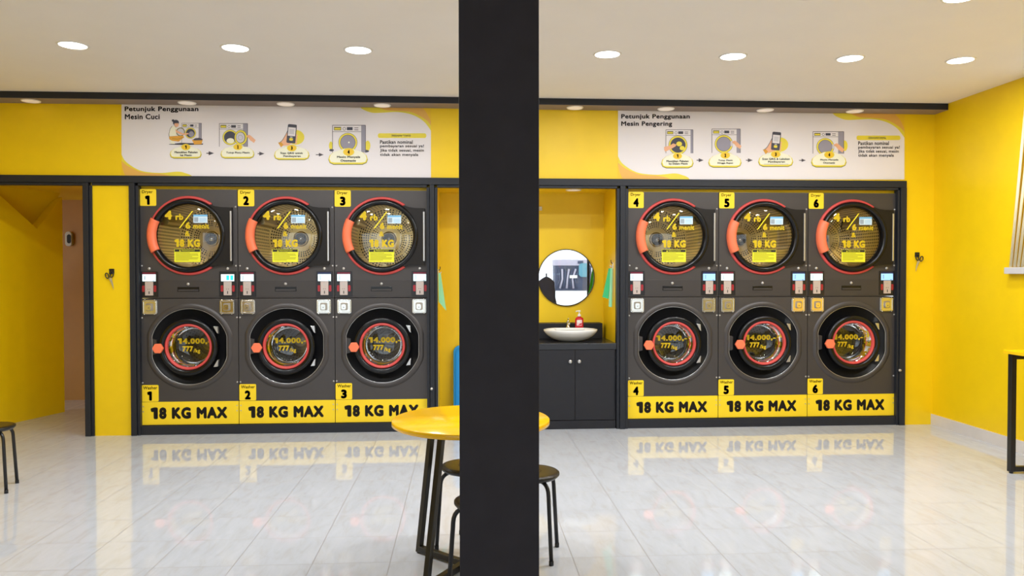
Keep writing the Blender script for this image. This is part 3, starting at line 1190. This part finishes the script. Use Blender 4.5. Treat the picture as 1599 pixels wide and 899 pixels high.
    def phone(self, cx, cy, s, tilt=.09):
        """hand holding a phone with a blank screen"""
        def R(x, y):
            return (cx + (x * math.cos(tilt) - y * math.sin(tilt)) * s, cy + (x * math.sin(tilt) + y * math.cos(tilt)) * s)
        self.oval(cx + .42 * s, cy + .35 * s, .82 * s, .72 * s, B_LEM, 1)
        self.poly([R(-.55, .1), R(-.50, .0), R(-.30, -.25), R(.1, .9), R(-.2, 1.15), R(-.75, 1.25), R(-1.05, 1.05), R(-.85, .7)], B_SKIN, 2)
        self.line([R(-.40, -.30), R(-.60, .2), R(-.85, .72), R(-1.15, 1.02)], .05 * s, B_LINE, 3)
        self.poly([R(-1.25, .98), R(-.95, .90), R(-.70, 1.15), R(-.92, 1.42)], B_MUST, 3)
        for k in range(4):
            self.oval(*R(.46, .12 + .24 * k), .14 * s, .10 * s, B_SKIN, 2)
        self.poly([R(x, y) for x, y in rrect(-.44, .44, -.92, .92, .12, 4)], B_DARKB, 4)
        self.poly([R(-.36, -.62), R(.36, -.62), R(.36, .22), R(-.36, .22)], B_PAPER, 5)
        self.poly([R(-.24, -.46), R(.24, -.46), R(.24, .04), R(-.24, .04)], B_PALEG, 6)
        self.poly([R(x, y) for x, y in rrect(-.18, .18, .42, .68, .1, 4)], B_LEM, 5)
        self.poly([R(-.12, .30), R(.12, .30), R(.12, .36), R(-.12, .36)], B_PAPER, 5)


def curve(pts, n=8):
    """Catmull-Rom through points"""
    out = []
    P = [pts[0]] + list(pts) + [pts[-1]]
    for i in range(1, len(P) - 2):
        for k in range(n):
            t = k / n
            q = []
            for d in (0, 1):
                a, b_, c, e = P[i - 1][d], P[i][d], P[i + 1][d], P[i + 2][d]
                q.append(.5 * (2 * b_ + (c - a) * t + (2 * a - 5 * b_ + 4 * c - e) * t * t + (3 * b_ - a - 3 * c + e) * t ** 3))
            out.append(tuple(q))
    out.append(pts[-1])
    return out


def banner_base(b, xl, xr, ytl, yb, ytr):
    """white sheet with yellow waves; pixels of the photograph"""
    g = Draw(b, 0, 0, 1)
    wv = curve([(xl, yb - 36), (xl + 8, yb - 24), (xl + 30, yb - 11), (xl + 60, yb - 7.5), (xl + 88, yb - 9.5), (xl + 100, yb - 7), (xl + 108, yb - 4), (xl + 112, yb)])
    wt = curve([(xr - 112, ytr), (xr - 106, ytr + 5), (xr - 92, ytr + 10), (xr - 76, ytr + 10), (xr - 52, ytr + 9), (xr - 30, ytr + 13), (xr - 12, ytr + 23), (xr, ytr + 38)])
    # white sheet, cut along both waves
    low = [(x, y) for x, y in wv]
    g.poly([(xl, ytl)] + low + [(xr, yb)] + wt[::-1], B_PAPER, 0)
    # lower left wave bands
    g.poly(wv + [(xl, yb)], B_LEM, .2)
    g.poly(curve([(xl, yb - 26), (xl + 12, yb - 17), (xl + 34, yb - 8), (xl + 60, yb - 6), (xl + 76, yb - 3), (xl + 82, yb)]) + [(xl, yb)], B_TAN, .6)
    g.poly(curve([(xl, yb - 22), (xl + 3, yb - 10), (xl + 8, yb)]) + [(xl, yb)], B_YEL, .9)
    # upper right wave bands
    g.poly(wt + [(xr, ytr)], B_LEM, .2)
    g.poly(curve([(xr - 86, ytr), (xr - 70, ytr + 6), (xr - 50, ytr + 7), (xr - 28, ytr + 10), (xr - 8, ytr + 21), (xr, ytr + 30)]) + [(xr, ytr)], B_TAN, .6)
    g.poly(curve([(xr - 16, ytr), (xr - 7, ytr + 10), (xr, ytr + 24)]) + [(xr, ytr)], B_YEL, .9)


INFO = ('Pastikan nominal', 'pembayaran sesuai ya!', 'Jika tidak sesuai, mesin', 'tidak akan menyala')

# --- washer banner, left
b = MB()
banner_base(b, 190, 673, 157, 277.4, 166)
g = Draw(b, 180, 150, 6.15)
g.text('Petunjuk Penggunaan', 92, 100, 800, 160, B_INK, 2, .035)
g.text('Mesin Cuci', 94, 172, 428, 224, B_INK, 2, .035)
g.arrow(876, 950, 549, 40)
g.arrow(1368, 1434, 553, 38)
g = Draw(b, 255, 185, 10.66)
# woman crouching at an open machine
g.machine(310, 78, 638, 405, 48, (455, 245), 92, B_DARKB)
g.oval(470, 262, 44, 48, B_GREY, 4.5)
g.ring(290, 225, 66, 14, B_OLIVE, 4.6)
g.oval(290, 225, 56, 60, B_PALEG, 4.4)
g.poly([(96, 428), (300, 405), (668, 418), (660, 436), (330, 442), (100, 434)], B_DARKB, 4)
g.oval(214, 70, 50, 46, B_DARKB, 6)
g.oval(166, 36, 22, 20, B_DARKB, 6)
g.poly([(188, 84), (250, 78), (262, 100), (254, 134), (214, 150), (190, 124)], B_SKIN, 7)
g.poly([(150, 130), (205, 125), (228, 180), (215, 300), (110, 300), (98, 260), (120, 170)], B_PALE, 7)
g.line([(150, 128), (118, 175), (98, 260), (104, 310)], 6, B_LINE, 8)
g.poly([(205, 178), (240, 205), (330, 250), (420, 244), (430, 262), (335, 280), (215, 232)], B_SKIN, 8)
g.poly([(100, 300), (215, 292), (330, 290), (352, 312), (262, 385), (150, 372), (104, 345)], B_MUST, 7.5)
g.line([(150, 340), (250, 345), (330, 318)], 6, B_OLIVE, 8)
g.poly([(108, 350), (180, 375), (200, 424), (130, 424)], B_PALE, 7)
g.poly([(478, 352), (660, 352), (640, 430), (520, 434)], B_MUST, 7)
g.poly([(500, 352), (535, 330), (600, 322), (656, 342), (650, 362), (510, 366)], B_DARKB, 7.4)
g.cloud(118, 636, 455, 655, 380, 477, 66, '1', [('Masukkan Pakaian', 192, 545, 575, 580), ('ke Mesin', 288, 595, 478, 628)])
# closing the door
g.machine(935, 85, 1405, 470, 76, (1115, 315), 128, B_DARKB)
g.oval(1120, 372, 64, 44, B_PALE, 4.6)
g.oval(1292, 318, 108, 128, B_LINE, 4.8)
g.oval(1292, 318, 102, 122, B_LEM, 5)
g.oval(1290, 318, 80, 96, B_OLIVE, 5.3)
g.oval(1286, 318, 70, 86, B_PALEG, 5.5)
g.ring(1286, 318, 38, 6, B_GREY, 5.7)
g.hand(1384, 300, 135)
g.cloud(962, 1512, 450, 655, 1245, 475, 66, '2', [('Tutup Pintu Mesin', 1052, 553, 1440, 592)])
g = Draw(b, 420, 185, 9.406)
g.phone(335, 225, 150)
g.cloud(82, 590, 400, 598, 338, 435, 62, '3', [('Scan QRIS untuk', 170, 495, 500, 528), ('Pembayaran', 215, 540, 470, 574)])
g.arrow(690, 805, 532, 54)
g.oval(1450, 400, 40, 75, B_LEM, .8)
g.oval(910, 400, 28, 62, B_LEM, .8)
g.oval(920, 466, 34, 18, B_DARKB, 1.2)
g.oval(1420, 480, 50, 20, B_DARKB, .9)
g.machine(935, 100, 1418, 500, 62, (1160, 352), 140, B_GREY)
g.oval(1175, 352, 12, 12, B_PALE, 4.6)
g.cloud(880, 1446, 440, 665, 1172, 492, 72, '4', [('Mesin Menyala', 1000, 550, 1342, 590), ('Otomatis', 1052, 602, 1278, 636)])
g = Draw(b, 430, 150, 5.922)
g.rr(948, 344, 1396, 388, 18, B_LEM, 1)
g.text('PERHATIAN', 1076, 357, 1250, 376, B_PALE, 2, .02)
for s, x1, y in zip(INFO, (1270, 1374, 1374, 1322), (408, 448, 488, 528)):
    g.text(s, 968, y, x1, y + 34, B_INK, 2, .025)
bn = b.build('instruction_banner', weld=False, normals=False)
tag(bn, 'white wall banner of washer instructions headed Petunjuk Penggunaan Mesin Cuci', 'banner', 'instruction banners above the machines')

# --- dryer banner, right
b = MB()
banner_base(b, 965, 1412, 172.5, 280.2, 177)
g = Draw(b, 950, 150, 6.396)
g.text('Petunjuk Penggunaan', 127, 180, 812, 238, B_INK, 2, .035)
g.text('Mesin Pengering', 127, 252, 636, 312, B_INK, 2, .035)
g.arrow(880, 950, 641, 38)
g.arrow(1372, 1442, 641, 38)
g = Draw(b, 1020, 190, 10.66)
g.machine(210, 135, 660, 525, 40, (410, 390), 158, B_DARKB)
g.oval(430, 370, 48, 40, B_LEM, 4.6)
g.oval(480, 440, 42, 36, B_LEM, 4.6)
g.poly([(180, 420), (270, 400), (330, 362), (382, 380), (372, 408), (320, 440), (200, 500), (180, 470)], B_SKIN, 5)
g.line([(270, 402), (345, 385), (372, 395)], 5, B_MUST, 6)
g.cloud(138, 662, 520, 760, 402, 572, 66, '1', [('Masukkan Pakaian', 218, 640, 585, 674), ('ke Dalam Mesin', 258, 684, 568, 716)])
g.machine(975, 122, 1448, 520, 62, (1172, 372), 152, B_GREY)
g.rr(1285, 320, 1325, 408, 10, B_PALEG, 4.8)
g.hand(1308, 345, 138)
g.cloud(920, 1460, 515, 750, 1196, 562, 68, '2', [('Tutup Mesin', 1080, 630, 1315, 664), ('Hingga Rapat', 1066, 676, 1325, 708)])
g = Draw(b, 1180, 190, 6.663)
g.phone(210, 202, 103)
g.cloud(28, 384, 312, 460, 206, 340, 44, '3', [('Scan QRIS & Lakukan', 66, 378, 350, 402), ('Pembayaran', 126, 408, 300, 432)])
g.rect(80, 440, 336, 444, B_GREY, 10)
g.arrow(450, 520, 402, 34)
g.oval(925, 250, 30, 55, B_LEM, .8)
g.machine(594, 104, 914, 332, 58, (722, 262), 92, B_GREY)
g.rr(793, 235, 818, 282, 6, B_PALEG, 4.8)
g.hand(810, 245, 95)
g.cloud(578, 938, 312, 466, 762, 345, 46, '4', [('Mesin Menyala', 668, 388, 856, 410), ('Otomatis', 698, 418, 820, 438)])
g.rr(1048, 144, 1504, 192, 18, B_LEM, 1)
g.text('PERHATIAN', 1172, 158, 1352, 180, B_PALE, 2, .02)
for s, x1, y in zip(INFO, (1384, 1496, 1486, 1436), (204, 250, 292, 334)):
    g.text(s, 1064, y, x1, y + 40, B_INK, 2, .025)
bn = b.build('instruction_banner', weld=False, normals=False)
tag(bn, 'white wall banner of dryer instructions headed Petunjuk Penggunaan Mesin Pengering', 'banner', 'instruction banners above the machines')

# ------------------------------------------------------------------ recessed lights
def make_downlight(r, lens, power, label, group):
    t = thing('recessed_downlight', label, 'ceiling light', group=group)
    b = MB()
    b.lathe([(r * .90, .002), (r * .92, -.006), (r * 1.02, -.008), (r * 1.08, .0)], M_BEZEL, n=40)
    b.build('bezel', t)
    b = MB()
    b.disc((0, 0, -.004), r * .91, lens, 'z', 40)
    b.build('lens', t)
    if power:
        l = area('lamp', (0, 0, -.012), r * 1.7, r * 1.7, power, shape='DISK', color=(.94, .97, 1))
        l.parent = t
    return t


NTH = ('first', 'second', 'third', 'fourth')
front = [-2.757, -1.631, -.76, 1.061, 2.008, 2.908, 3.774]
d0 = make_downlight(.098, M_LENS, LAMP, 'x', 'ceiling lights of the front row')
lights = [(x, -1.66) for x in front]
for i, (x, y) in enumerate(lights):
    d = d0 if i == 0 else copy_tree(d0)
    d.location = (x, y, ZC)
    k, side, n_ = (i, 'left', 'three') if i < 3 else (i - 3, 'right', 'four')
    d['label'] = 'lit round ceiling light before the beam, %s of the %s %s of the pillar' % (NTH[k], n_, side)
for y in (-2.95,):
    for x in front:
        if y == -4.25 and abs(x - .12) < .3:
            continue
        d = copy_tree(d0)
        d.location = (x, y, ZC)
        d['label'] = 'round recessed light in the ceiling above the seating, nearer the shop front'
        d['group'] = 'ceiling lights above the seating'
soff = [-3.886, -2.514, -1.63, -.75, 1.046, 1.914, 2.875, 3.757]
s0 = make_downlight(.074, M_LENS2, SOFFIT_LAMP, 'x', 'small lights under the dark beam')
for i, x in enumerate(soff):
    d = s0 if i == 0 else copy_tree(s0)
    d.location = (x, -.108, 3.055)
    k, side = (i, 'left') if i < 4 else (i - 4, 'right')
    d['label'] = 'small round light under the dark beam, %s of the four %s of the pillar' % (NTH[k], side)
nl = copy_tree(s0)
nl.location = (1.10, .36, NZ)
nl['label'] = 'small round light in the yellow ceiling of the wash niche'
del nl['group']

# ------------------------------------------------------------------ wash niche furniture
t = thing('vanity_cabinet', 'dark two-door cabinet below the white basin', 'cabinet', (0, 0, 0))
CX0, CX1 = .655, 1.462
b = MB()
b.box(CX0, CX1, .02, .695, .085, .766, M_CAB)
b.box(CX0, CX1, .045, .69, 0, .085, M_CAB)
b.build('body', t)
b = MB(); b.box(CX0, CX1 - .002, .006, .03, .002, .082, M_CAB); b.build('kick_plate', t, bevel=.002)
for x0, x1, kx in ((CX0 + .002, 1.0625, 1.014), (1.0655, CX1 - .016, 1.101)):
    b = MB(); b.box(x0, x1, .001, .0195, .088, .764, M_CAB); d = b.build('door', t, bevel=.002)
    b = MB(); b.lathe([(.006, .001), (.006, -.012), (.017, -.018), (.018, -.026), (.012, -.031), (.0005, -.032)], M_SILVER, (kx, 0, .654), 20, 'y'); b.build('knob', d)
b = MB()
b.box(CX0 - .01, CX1 + .003, -.004, .696, .767, .826, M_TOP)
b.box(CX0 - .01, 1.425, .525, .696, .8262, .985, M_CAB)
o = b.build('countertop', bevel=.003)
tag(o, 'dark countertop with raised back ledge holding the white basin', 'countertop')
# vessel basin
t = thing('wash_basin', 'white oval vessel basin standing on the dark countertop', 'wash basin', (1.056, .262, .8265))
b = MB()
rx, ry = .268, .215
out = [(.34, 0), (.40, .003), (.56, .014), (.72, .032), (.86, .058), (.95, .084), (.99, .100), (1.0, .110), (1.0, .116), (.97, .120), (.90, .116), (.84, .10), (.70, .06), (.45, .03), (.15, .022), (.001, .02)]
b.lathe(out, M_CERAM, n=64, sx=rx, sy=ry)
b.build('bowl', t)
b = MB()   # flat tap ledge at the back
b.prism([(-.13, .12), (.16, .12), (.17, .16), (.14, .203), (0, .212), (-.12, .203), (-.15, .16)], .100, .1215, M_CERAM, 'z')
b.build('tap_ledge', t, bevel=.006)
b = MB(); b.disc((0, 0, .0235), .022, M_CHROME, 'z', 20); b.disc((-.01, .105, .113), .0005, M_CHROME, 'z', 6); b.build('drain', t)
t = thing('basin_tap', 'small chrome tap on the back ledge of the basin', 'tap', (1.055, .432, .948))
b = MB()
b.lathe([(.0005, 0), (.022, 0), (.020, .006), (.015, .012), (.014, .058), (.017, .064), (.016, .074), (.0005, .077)], M_CHROME, n=20)
b.tube([(0, -.005, .046), (0, -.04, .056), (0, -.075, .054), (0, -.088, .044)], .009, M_CHROME)
b.build('spout', t)
b = MB(); b.tube([(0, .0, .074), (0, .012, .086), (0, -.03, .096)], [.006, .006, .005], M_CHROME); b.build('lever', t)
t = thing('soap_bottle', 'red liquid soap bottle with a white pump on the basin edge', 'soap bottle', (1.168, .425, .948))
b = MB()
b.lathe([(.0005, 0), (.040, 0), (.043, .006), (.043, .085), (.039, .098), (.020, .108), (.016, .112), (.0005, .112)], M_SOAP, n=28, sy=.7)
b.build('bottle', t)
b = MB()
b.prism(rrect(-.030, .024, .022, .080, .006), -.0312, -.0295, M_LABEL)
b.flat(rrect(-.026, .004, .052, .074, .004), -.0316, M_WHITE)
b.flat([(-.018, .026), (.022, .026), (.022, .050), (.004, .044)], -.0316, M_SOAP)
b.build('label', t)
b = MB()
b.lathe([(.0005, .112), (.017, .112), (.017, .128), (.012, .134), (.006, .136), (.006, .160), (.014, .162), (.014, .174), (.0005, .176)], M_WHITE, n=20)
b.tube([(0, 0, .168), (-.03, -.01, .168), (-.036, -.012, .160)], .0055, M_WHITE)
b.build('pump', t).__setitem__('label', 'white pump')
# round mirror
t = thing('wall_mirror', 'round frameless-looking mirror with thin dark rim on the niche wall', 'mirror', (1.070, .699, 1.453))
t['label'] = 'round wall mirror with a thin dark rim above the white basin'
b = MB(); b.disc((0, -.018, 0), .292, M_MIRROR, 'y', 96); b.build('mirror_glass', t)
b = MB(); b.lathe([(.290, -.016), (.290, -.024), (.296, -.025), (.299, -.020), (.299, 0)], M_TUBE, n=96, axis='y'); b.build('rim', t)
o = MB(); o.box(.785, .815, .685, .6995, 2.155, 2.195, M_WHITE); o.tube([(.80, .69, 2.16), (.80, .665, 2.155), (.80, .66, 2.17)], .005, M_WHITE)
tag(o.build('wall_hook'), 'tiny white hook high on the back wall of the niche', 'hook')


def cloth(name, mat_, sheets, label):
    """folded cloth sheets hanging from a tag: every sheet is (top_a, top_b, bottom_a, bottom_b, bow, mat)"""
    t = thing(name, label, 'cloth')
    for nm, ta, tb, ba, bb, bow, mm in sheets:
        b = MB()
        nu, nv = 8, 14
        ta, tb, ba, bb, bow = map(Vector, (ta, tb, ba, bb, bow))
        V = []
        for side in (0, 1):
            for j in range(nv + 1):
                v = j / nv
                for i in range(nu + 1):
                    u = i / nu
                    p = ta.lerp(tb, u).lerp(ba.lerp(bb, u), v)
                    p = p + bow * math.sin(PI * u) * (.3 + .7 * v) + bow * .35 * math.sin(3 * PI * u + 1) * v
                    V.append(p + bow.normalized() * (.0025 * side))
        F = []
        n1 = (nu + 1) * (nv + 1)
        for s in (0, 1):
            for j in range(nv):
                for i in range(nu):
                    a = s * n1 + j * (nu + 1) + i
                    F.append((a, a + 1, a + nu + 2, a + nu + 1))
        b.faces(V, F, mm, True)
        o = b.build(nm, t, weld=False)
        if mm is M_GREENP:
            o['label'] = 'paler green fold'
    return t


def cloth_hook(name, x, y, z, sx, label):
    b = MB()
    b.box(x, x + sx * .004, y - .014, y + .014, z - .03, z + .03, M_WHITE)
    b.tube([(x + sx * .004, y, z + .018), (x + sx * .018, y, z + .03), (x + sx * .02, y, z + .055)], .004, M_TUBE, 8)
    b.tube([(x + sx * .004, y, z - .004), (x + sx * .022, y, z - .012), (x + sx * .028, y, z + .004)], .0045, M_WHITE, 8)
    tag(b.build(name), label, 'hook')


cloth_hook('cloth_hook', NX1, .19, 1.575, -1, 'small white hook holding the green cloth on the right side of the niche')
cloth_hook('cloth_hook', NX0, .24, 1.51, 1, 'small white hook holding the green cloth on the left side of the niche')
cloth('hanging_cloth', M_GREEN, [
    ('outer_fold', (1.425, .20, 1.545), (1.444, .17, 1.55), (1.372, .25, 1.262), (1.425, .19, 1.245), (0, -.012, 0), M_GREEN),
    ('inner_fold', (1.436, .16, 1.55), (1.456, .15, 1.55), (1.418, .15, 1.172), (1.448, .13, 1.168), (-.002, -.008, 0), M_GREENP)],
    'green cloth hanging on the right side wall of the niche beside the mirror')
cloth('hanging_cloth', M_GREENP, [
    ('outer_fold', (-.248, .20, 1.50), (-.226, .22, 1.50), (-.243, .16, 1.225), (-.172, .20, 1.135), (.0, -.012, 0), M_GREENP),
    ('inner_fold', (-.247, .23, 1.50), (-.236, .24, 1.50), (-.246, .23, 1.23), (-.215, .25, 1.25), (0, -.006, 0), M_GREEN)],
    'pale green cloth hanging on the left side wall of the niche left of the pillar')
# blue board standing in the niche
t = thing('blue_board', 'bright blue plastic board with rounded corners standing in the niche behind the pillar', 'board', (.215, .60, 0), 0)
t.rotation_euler = (math.radians(-4), 0, 0)
b = MB(); b.prism(rrect(-.325, .325, .0, .758, .07, 8), -.012, .012, M_BLUE); b.build('panel', t, bevel=.006)
b = MB(); b.tube([(x, -.013, z) for x, z in rrect(-.30, .30, .03, .73, .06, 8)] + [(.30, -.013, .67)], .008, M_BLUE, 8); b.build('rim', t)


# ------------------------------------------------------------------ scissors on hooks
def scissors(base, mirror, lab_h, lab_s):
    hx, hz = base
    b = MB()
    b.prism(rrect(hx - .023, hx + .023, hz - .024, hz + .024, .004), -.006, 0, M_TUBE)
    b.tube([(hx, -.006, hz - .006), (hx, -.028, hz - .016), (hx, -.036, hz - .004)], .005, M_TUBE, 8)
    tag(b.build('wall_hook', bevel=.001), lab_h, 'hook')
    f = -1 if mirror else 1
    t = thing('scissors', lab_s, 'scissors', (hx, -.016, hz))

    def loop(cx, cz, rx, rz, tilt):
        P = []
        for i in range(25):
            a = 2 * PI * i / 24
            x, z = rx * math.cos(a), rz * math.sin(a)
            P.append(((cx + x * math.cos(tilt) - z * math.sin(tilt)) * f, 0, cz + x * math.sin(tilt) + z * math.cos(tilt)))
        return P
    for c in ((-.036, -.040, .014, .025, .35), (.006, -.034, .013, .022, -.35)):
        b = MB(); b.tube(loop(*c), .005, M_TUBE, 8, False)
        b.build('handle', t)
    for pts, y in (([(-.026, -.058), (-.006, -.066), (.016, -.120), (.021, -.166), (.012, -.140), (-.010, -.085)], -.001),
                   ([(.006, -.054), (-.010, -.060), (.002, -.110), (.021, -.170), (.018, -.120), (.008, -.075)], .001)):
        P = [(x * f, z) for x, z in pts]
        b = MB(); b.prism(P if f > 0 else P[::-1], y - .001, y + .001, M_SILVER)
        b.build('blade', t)


hl = at(174.6, 423.5); hr = at(1431.9, 397.6)
scissors((hl.x, hl.z), False, 'square black wall hook on the yellow panel left of Dryer 1', 'scissors hanging from a hook on the yellow panel left of Dryer 1')
scissors((hr.x, hr.z), True, 'square black wall hook on the yellow pier right of Dryer 6', 'scissors hanging from a hook on the yellow pier right of Dryer 6')

# ------------------------------------------------------------------ dispenser at the end of the passage
p0, p1 = at(97.5, 361, 2.0), at(108.5, 384, 2.0)
t = thing('wall_dispenser', 'small white wall dispenser with a dark window at the end of the passage', 'dispenser')
cx, cz, hw, hh = (p0.x + p1.x) / 2, (p0.z + p1.z) / 2, (p1.x - p0.x) / 2, (p0.z - p1.z) / 2
b = MB(); b.prism(rrect(cx - hw, cx + hw, cz - hh, cz + hh, .035), 2.05, 2.1, mat('dispenser_grey', (190, 186, 176), .5)); b.build('housing', t, bevel=.006)
b = MB(); b.prism(rrect(cx - hw * .35, cx + hw * .85, cz - hh * .62, cz + hh * .62, .025), 2.047, 2.053, M_DARK); b.build('window', t)


# ------------------------------------------------------------------ stools and tables
def bent(a, c, d, r, n=6):
    """rounded corner path a -> c -> d"""
    a, c, d = Vector(a), Vector(c), Vector(d)
    p, q = c + (a - c).normalized() * r, c + (d - c).normalized() * r
    pts = [a]
    for i in range(n + 1):
        s = i / n
        pts.append(p * (1 - s) ** 2 + c * 2 * s * (1 - s) + q * s * s)
    return pts + [d]


def make_stool(rot, label, group):
    t = thing('round_stool', label, 'stool', group=group)
    b = MB()   # pressed seat with a ring of perforations in the middle
    b.lathe([(.0005, .446), (.10, .4465), (.140, .448), (.156, .446), (.161, .438), (.158, .428), (.150, .426), (.0005, .432)], M_SEAT, n=48)
    for r, k in ((.02, 6), (.042, 12), (.064, 18)):
        for i in range(k):
            a = 2 * PI * i / k
            b.disc((r * math.cos(a), r * math.sin(a), .4478), .0055, M_DARK, 'z', 8)
    b.build('seat', t, weld=False)
    b = MB(); b.lathe([(.150, .418), (.1575, .424), (.1635, .431), (.1635, .441), (.1575, .4455), (.1555, .440), (.1555, .428), (.149, .422)], M_TUBE, n=48); b.build('seat_rim', t)
    for k in range(4):
        a = rot + PI / 2 * k
        u = Vector((math.cos(a), math.sin(a), 0))
        P = bent(u * .03 + Vector((0, 0, .417)), u * .165 + Vector((0, 0, .413)), u * .192 + Vector((0, 0, .016)), .06)
        b = MB(); b.tube(P, .011, M_TUBE, 10); l = b.build('leg', t)
        b = MB(); b.lathe([(.0005, 0), (.0125, 0), (.0125, .022), (.011, .024)], M_TUBE, (u.x * .1925, u.y * .1925, 0), 12); b.build('foot_cap', l)
    return t


GRP = 'round black stools'
s0 = make_stool(math.radians(-58), 'black round stool tucked under the yellow table, to the right of the pillar', GRP)
s0.location = (.343, -3.250, 0)
for loc, rz, lab in (((.034, -3.095, 0), -106, 'black round stool behind the yellow table legs, seen left of the pillar'),
                     ((.115, -3.745, 0), 68, 'black round stool nearest the viewer, almost hidden behind the pillar'),
                     ((-3.294, -1.787, 0), 29, 'black round stool at the far left, near the passage opening')):
    s = copy_tree(s0)
    s.location = loc
    s.rotation_euler = (0, 0, math.radians(rz))
    s['label'] = lab

t = thing('round_table', 'round yellow table with black slanted legs behind the pillar', 'table', (.035, -3.345, 0))
b = MB(); b.lathe([(.0005, .722), (.400, .722), (.4065, .726), (.4065, .747), (.403, .750), (.0005, .750)], M_TABLE, n=96); b.build('tabletop', t)
bc = Vector((-.035, -.075, 0))
for ang, rf, rt_ in ((136, .338, .275), (238, .345, .262), (316, .345, .225), (45, .24, .17)):
    a = math.radians(ang)
    u = Vector((math.cos(a), math.sin(a), 0))
    foot, top = bc + u * rf + Vector((0, 0, .004)), Vector((-.005, -.01, .7205)) + u * rt_
    b = MB(); b.bar(foot, top, .029, M_TUBE, upv=u.cross(Vector((0, 0, 1)))); l = b.build('leg', t, bevel=.002)
    b = MB(); b.lathe([(.0005, 0), (.012, 0), (.012, .008)], M_TUBE, tuple(foot - Vector((0, 0, .004))), 12); b.build('foot', l)
for pa, pb, z in (((136, .33), (316, .335), .0240), ((238, .335), (45, .22), .0245)):
    b = MB()
    P = [bc + Vector((math.cos(math.radians(a)), math.sin(math.radians(a)), 0)) * r + Vector((0, 0, z)) for a, r in (pa, pb)]
    if pa[0] == 136:
        b.bar(P[0], P[1], .032, M_TUBE)
    else:
        b.bar(P[0], bc + Vector((0, 0, z)), .032, M_TUBE)
        b.bar(bc + Vector((0, 0, z)), P[1], .032, M_TUBE)
    b.build('floor_rail', t, bevel=.002)
    b = MB()
    tc = Vector((-.005, -.01, .705))
    for a, r in (pa, pb):
        u = Vector((math.cos(math.radians(a)), math.sin(math.radians(a)), 0))
        b.bar(tc, tc + u * (.16 if a == 45 else .22), .028, M_TUBE)
    b.build('top_rail', t)

# bar table along the right wall
p = at(1580.5, 600, -1.825)
t = thing('bar_table', 'tall yellow bar table with black square-tube frame by the right wall', 'table')
X0, X1, Y0, Y1 = p.x - .045, XR - .014, -3.4, -1.79
b = MB(); b.box(X0, X1, Y0, Y1, .895, .922, M_TABLE); b.build('tabletop', t, bevel=.003)
for y in (-1.825, -3.34):
    for x in (p.x, X1 - .05):
        b = MB(); b.box(x - .02, x + .02, y - .02, y + .02, .012, .8945, M_TUBE); l = b.build('leg', t, bevel=.002)
        b = MB(); b.lathe([(.0005, 0), (.014, 0), (.014, .012)], M_TUBE, (x, y, 0), 12); b.build('foot', l)
    b = MB(); b.box(p.x + .0205, X1 - .071, y - .019, y + .019, .013, .051, M_TUBE); b.build('floor_rail', t, bevel=.002)
    b = MB(); b.box(p.x + .0205, X1 - .071, y - .019, y + .019, .855, .894, M_TUBE); b.build('top_rail', t, bevel=.002)

# gathered vertical blind in front of the right window
t = thing('vertical_blind', 'cream vertical blind strips leaning over the grey sill on the right wall', 'blind')
b = MB(); b.box(XR - .055, XR - .0, -2.72, -1.36, 2.91, 2.96, M_WHITE); b.build('headrail', t)
for k in range(9):
    yb, yt = -1.115 - .045 * k, -1.262 - .075 * k
    b = MB()
    x = XR - .022
    V = []
    for yy, zz in ((yb, 1.548), (yt - .012, 2.908)):
        for i in range(7):
            s = i / 6 - .5
            V.append((x - .018 + .018 * math.cos(2 * s), yy + .034 * s, zz))
    b.faces(V, [(i, i + 1, 8 + i, 7 + i) for i in range(6)], M_CREAM, True)
    o = b.build('vane', t)
    sm = o.modifiers.new('thickness', 'SOLIDIFY')
    sm.thickness = .0015

# ------------------------------------------------------------------ behind the camera, seen in the round mirror
t = thing('street_stall', 'dark stall with a pale top band across the street, seen in the mirror', 'stall', (9.55, -58, -.03))
b = MB()
ST, SP, SK = mat('stall_slate', (70, 76, 96), .7), mat('stall_pale', (178, 172, 186), .7), mat('stall_teal', (96, 150, 165), .7)
b.box(-1.6, 1.6, 0, -1.8, 0, 2.2, ST)
b.build('body', t)
b = MB(); b.box(-1.65, 1.65, -1.9, .12, 2.2, 2.72, SP); b.box(.35, .85, .12, .14, 2.35, 2.6, ST); b.build('sign_band', t)
b = MB(); b.prism(rrect(.45, 1.35, 1.2, 2.4, .3), .12, .2, SK); b.build('awning', t)
b = MB()
for k in range(7):
    b.tube([(-1.5 + .3 * k, .05, .2), (-1.2 + .22 * k, .06, 1.0), (-1.3 + .3 * k, .04, 1.9)], .09, SP if k % 2 else ST, 8)
b.box(-.35, .3, .1, .2, 1.1, 1.35, M_WHITE)
b.build('display_goods', t)
t = thing('added_coat_stand', 'made-up black coat stand near the shop front, added for the mirror', 'coat stand', (1.86, -8.6, 0))
b = MB()
b.tube([(0, 0, .02), (0, 0, 1.5)], .016, M_TUBE)
for k in range(4):
    a = PI / 2 * k + .5
    b.tube([(0, 0, .05), (.22 * math.cos(a), .22 * math.sin(a), .012)], .012, M_TUBE)
b.build('pole', t)
b = MB()
JK = mat('dark_jacket', (74, 74, 90), .85)  # made-up jacket and stand, added to give a dark blob in the mirror
prof = [(.03, 1.42), (.10, 1.38), (.19, 1.30), (.21, 1.1), (.19, .95), (.22, .80), (.21, .79), (.03, .85)]
b.lathe(prof, JK, n=24, sy=.6)
for v in b.bm.verts:
    a = math.atan2(v.co.y, v.co.x)
    v.co.x *= 1 + .10 * math.sin(5 * a + 9 * v.co.z)
    v.co.y *= 1 + .12 * math.sin(4 * a + 7 * v.co.z)
o = b.build('jacket', loc=(1.86, -8.6, 0))
tag(o, 'made-up dark grey jacket on the coat stand, added for the mirror', 'jacket')
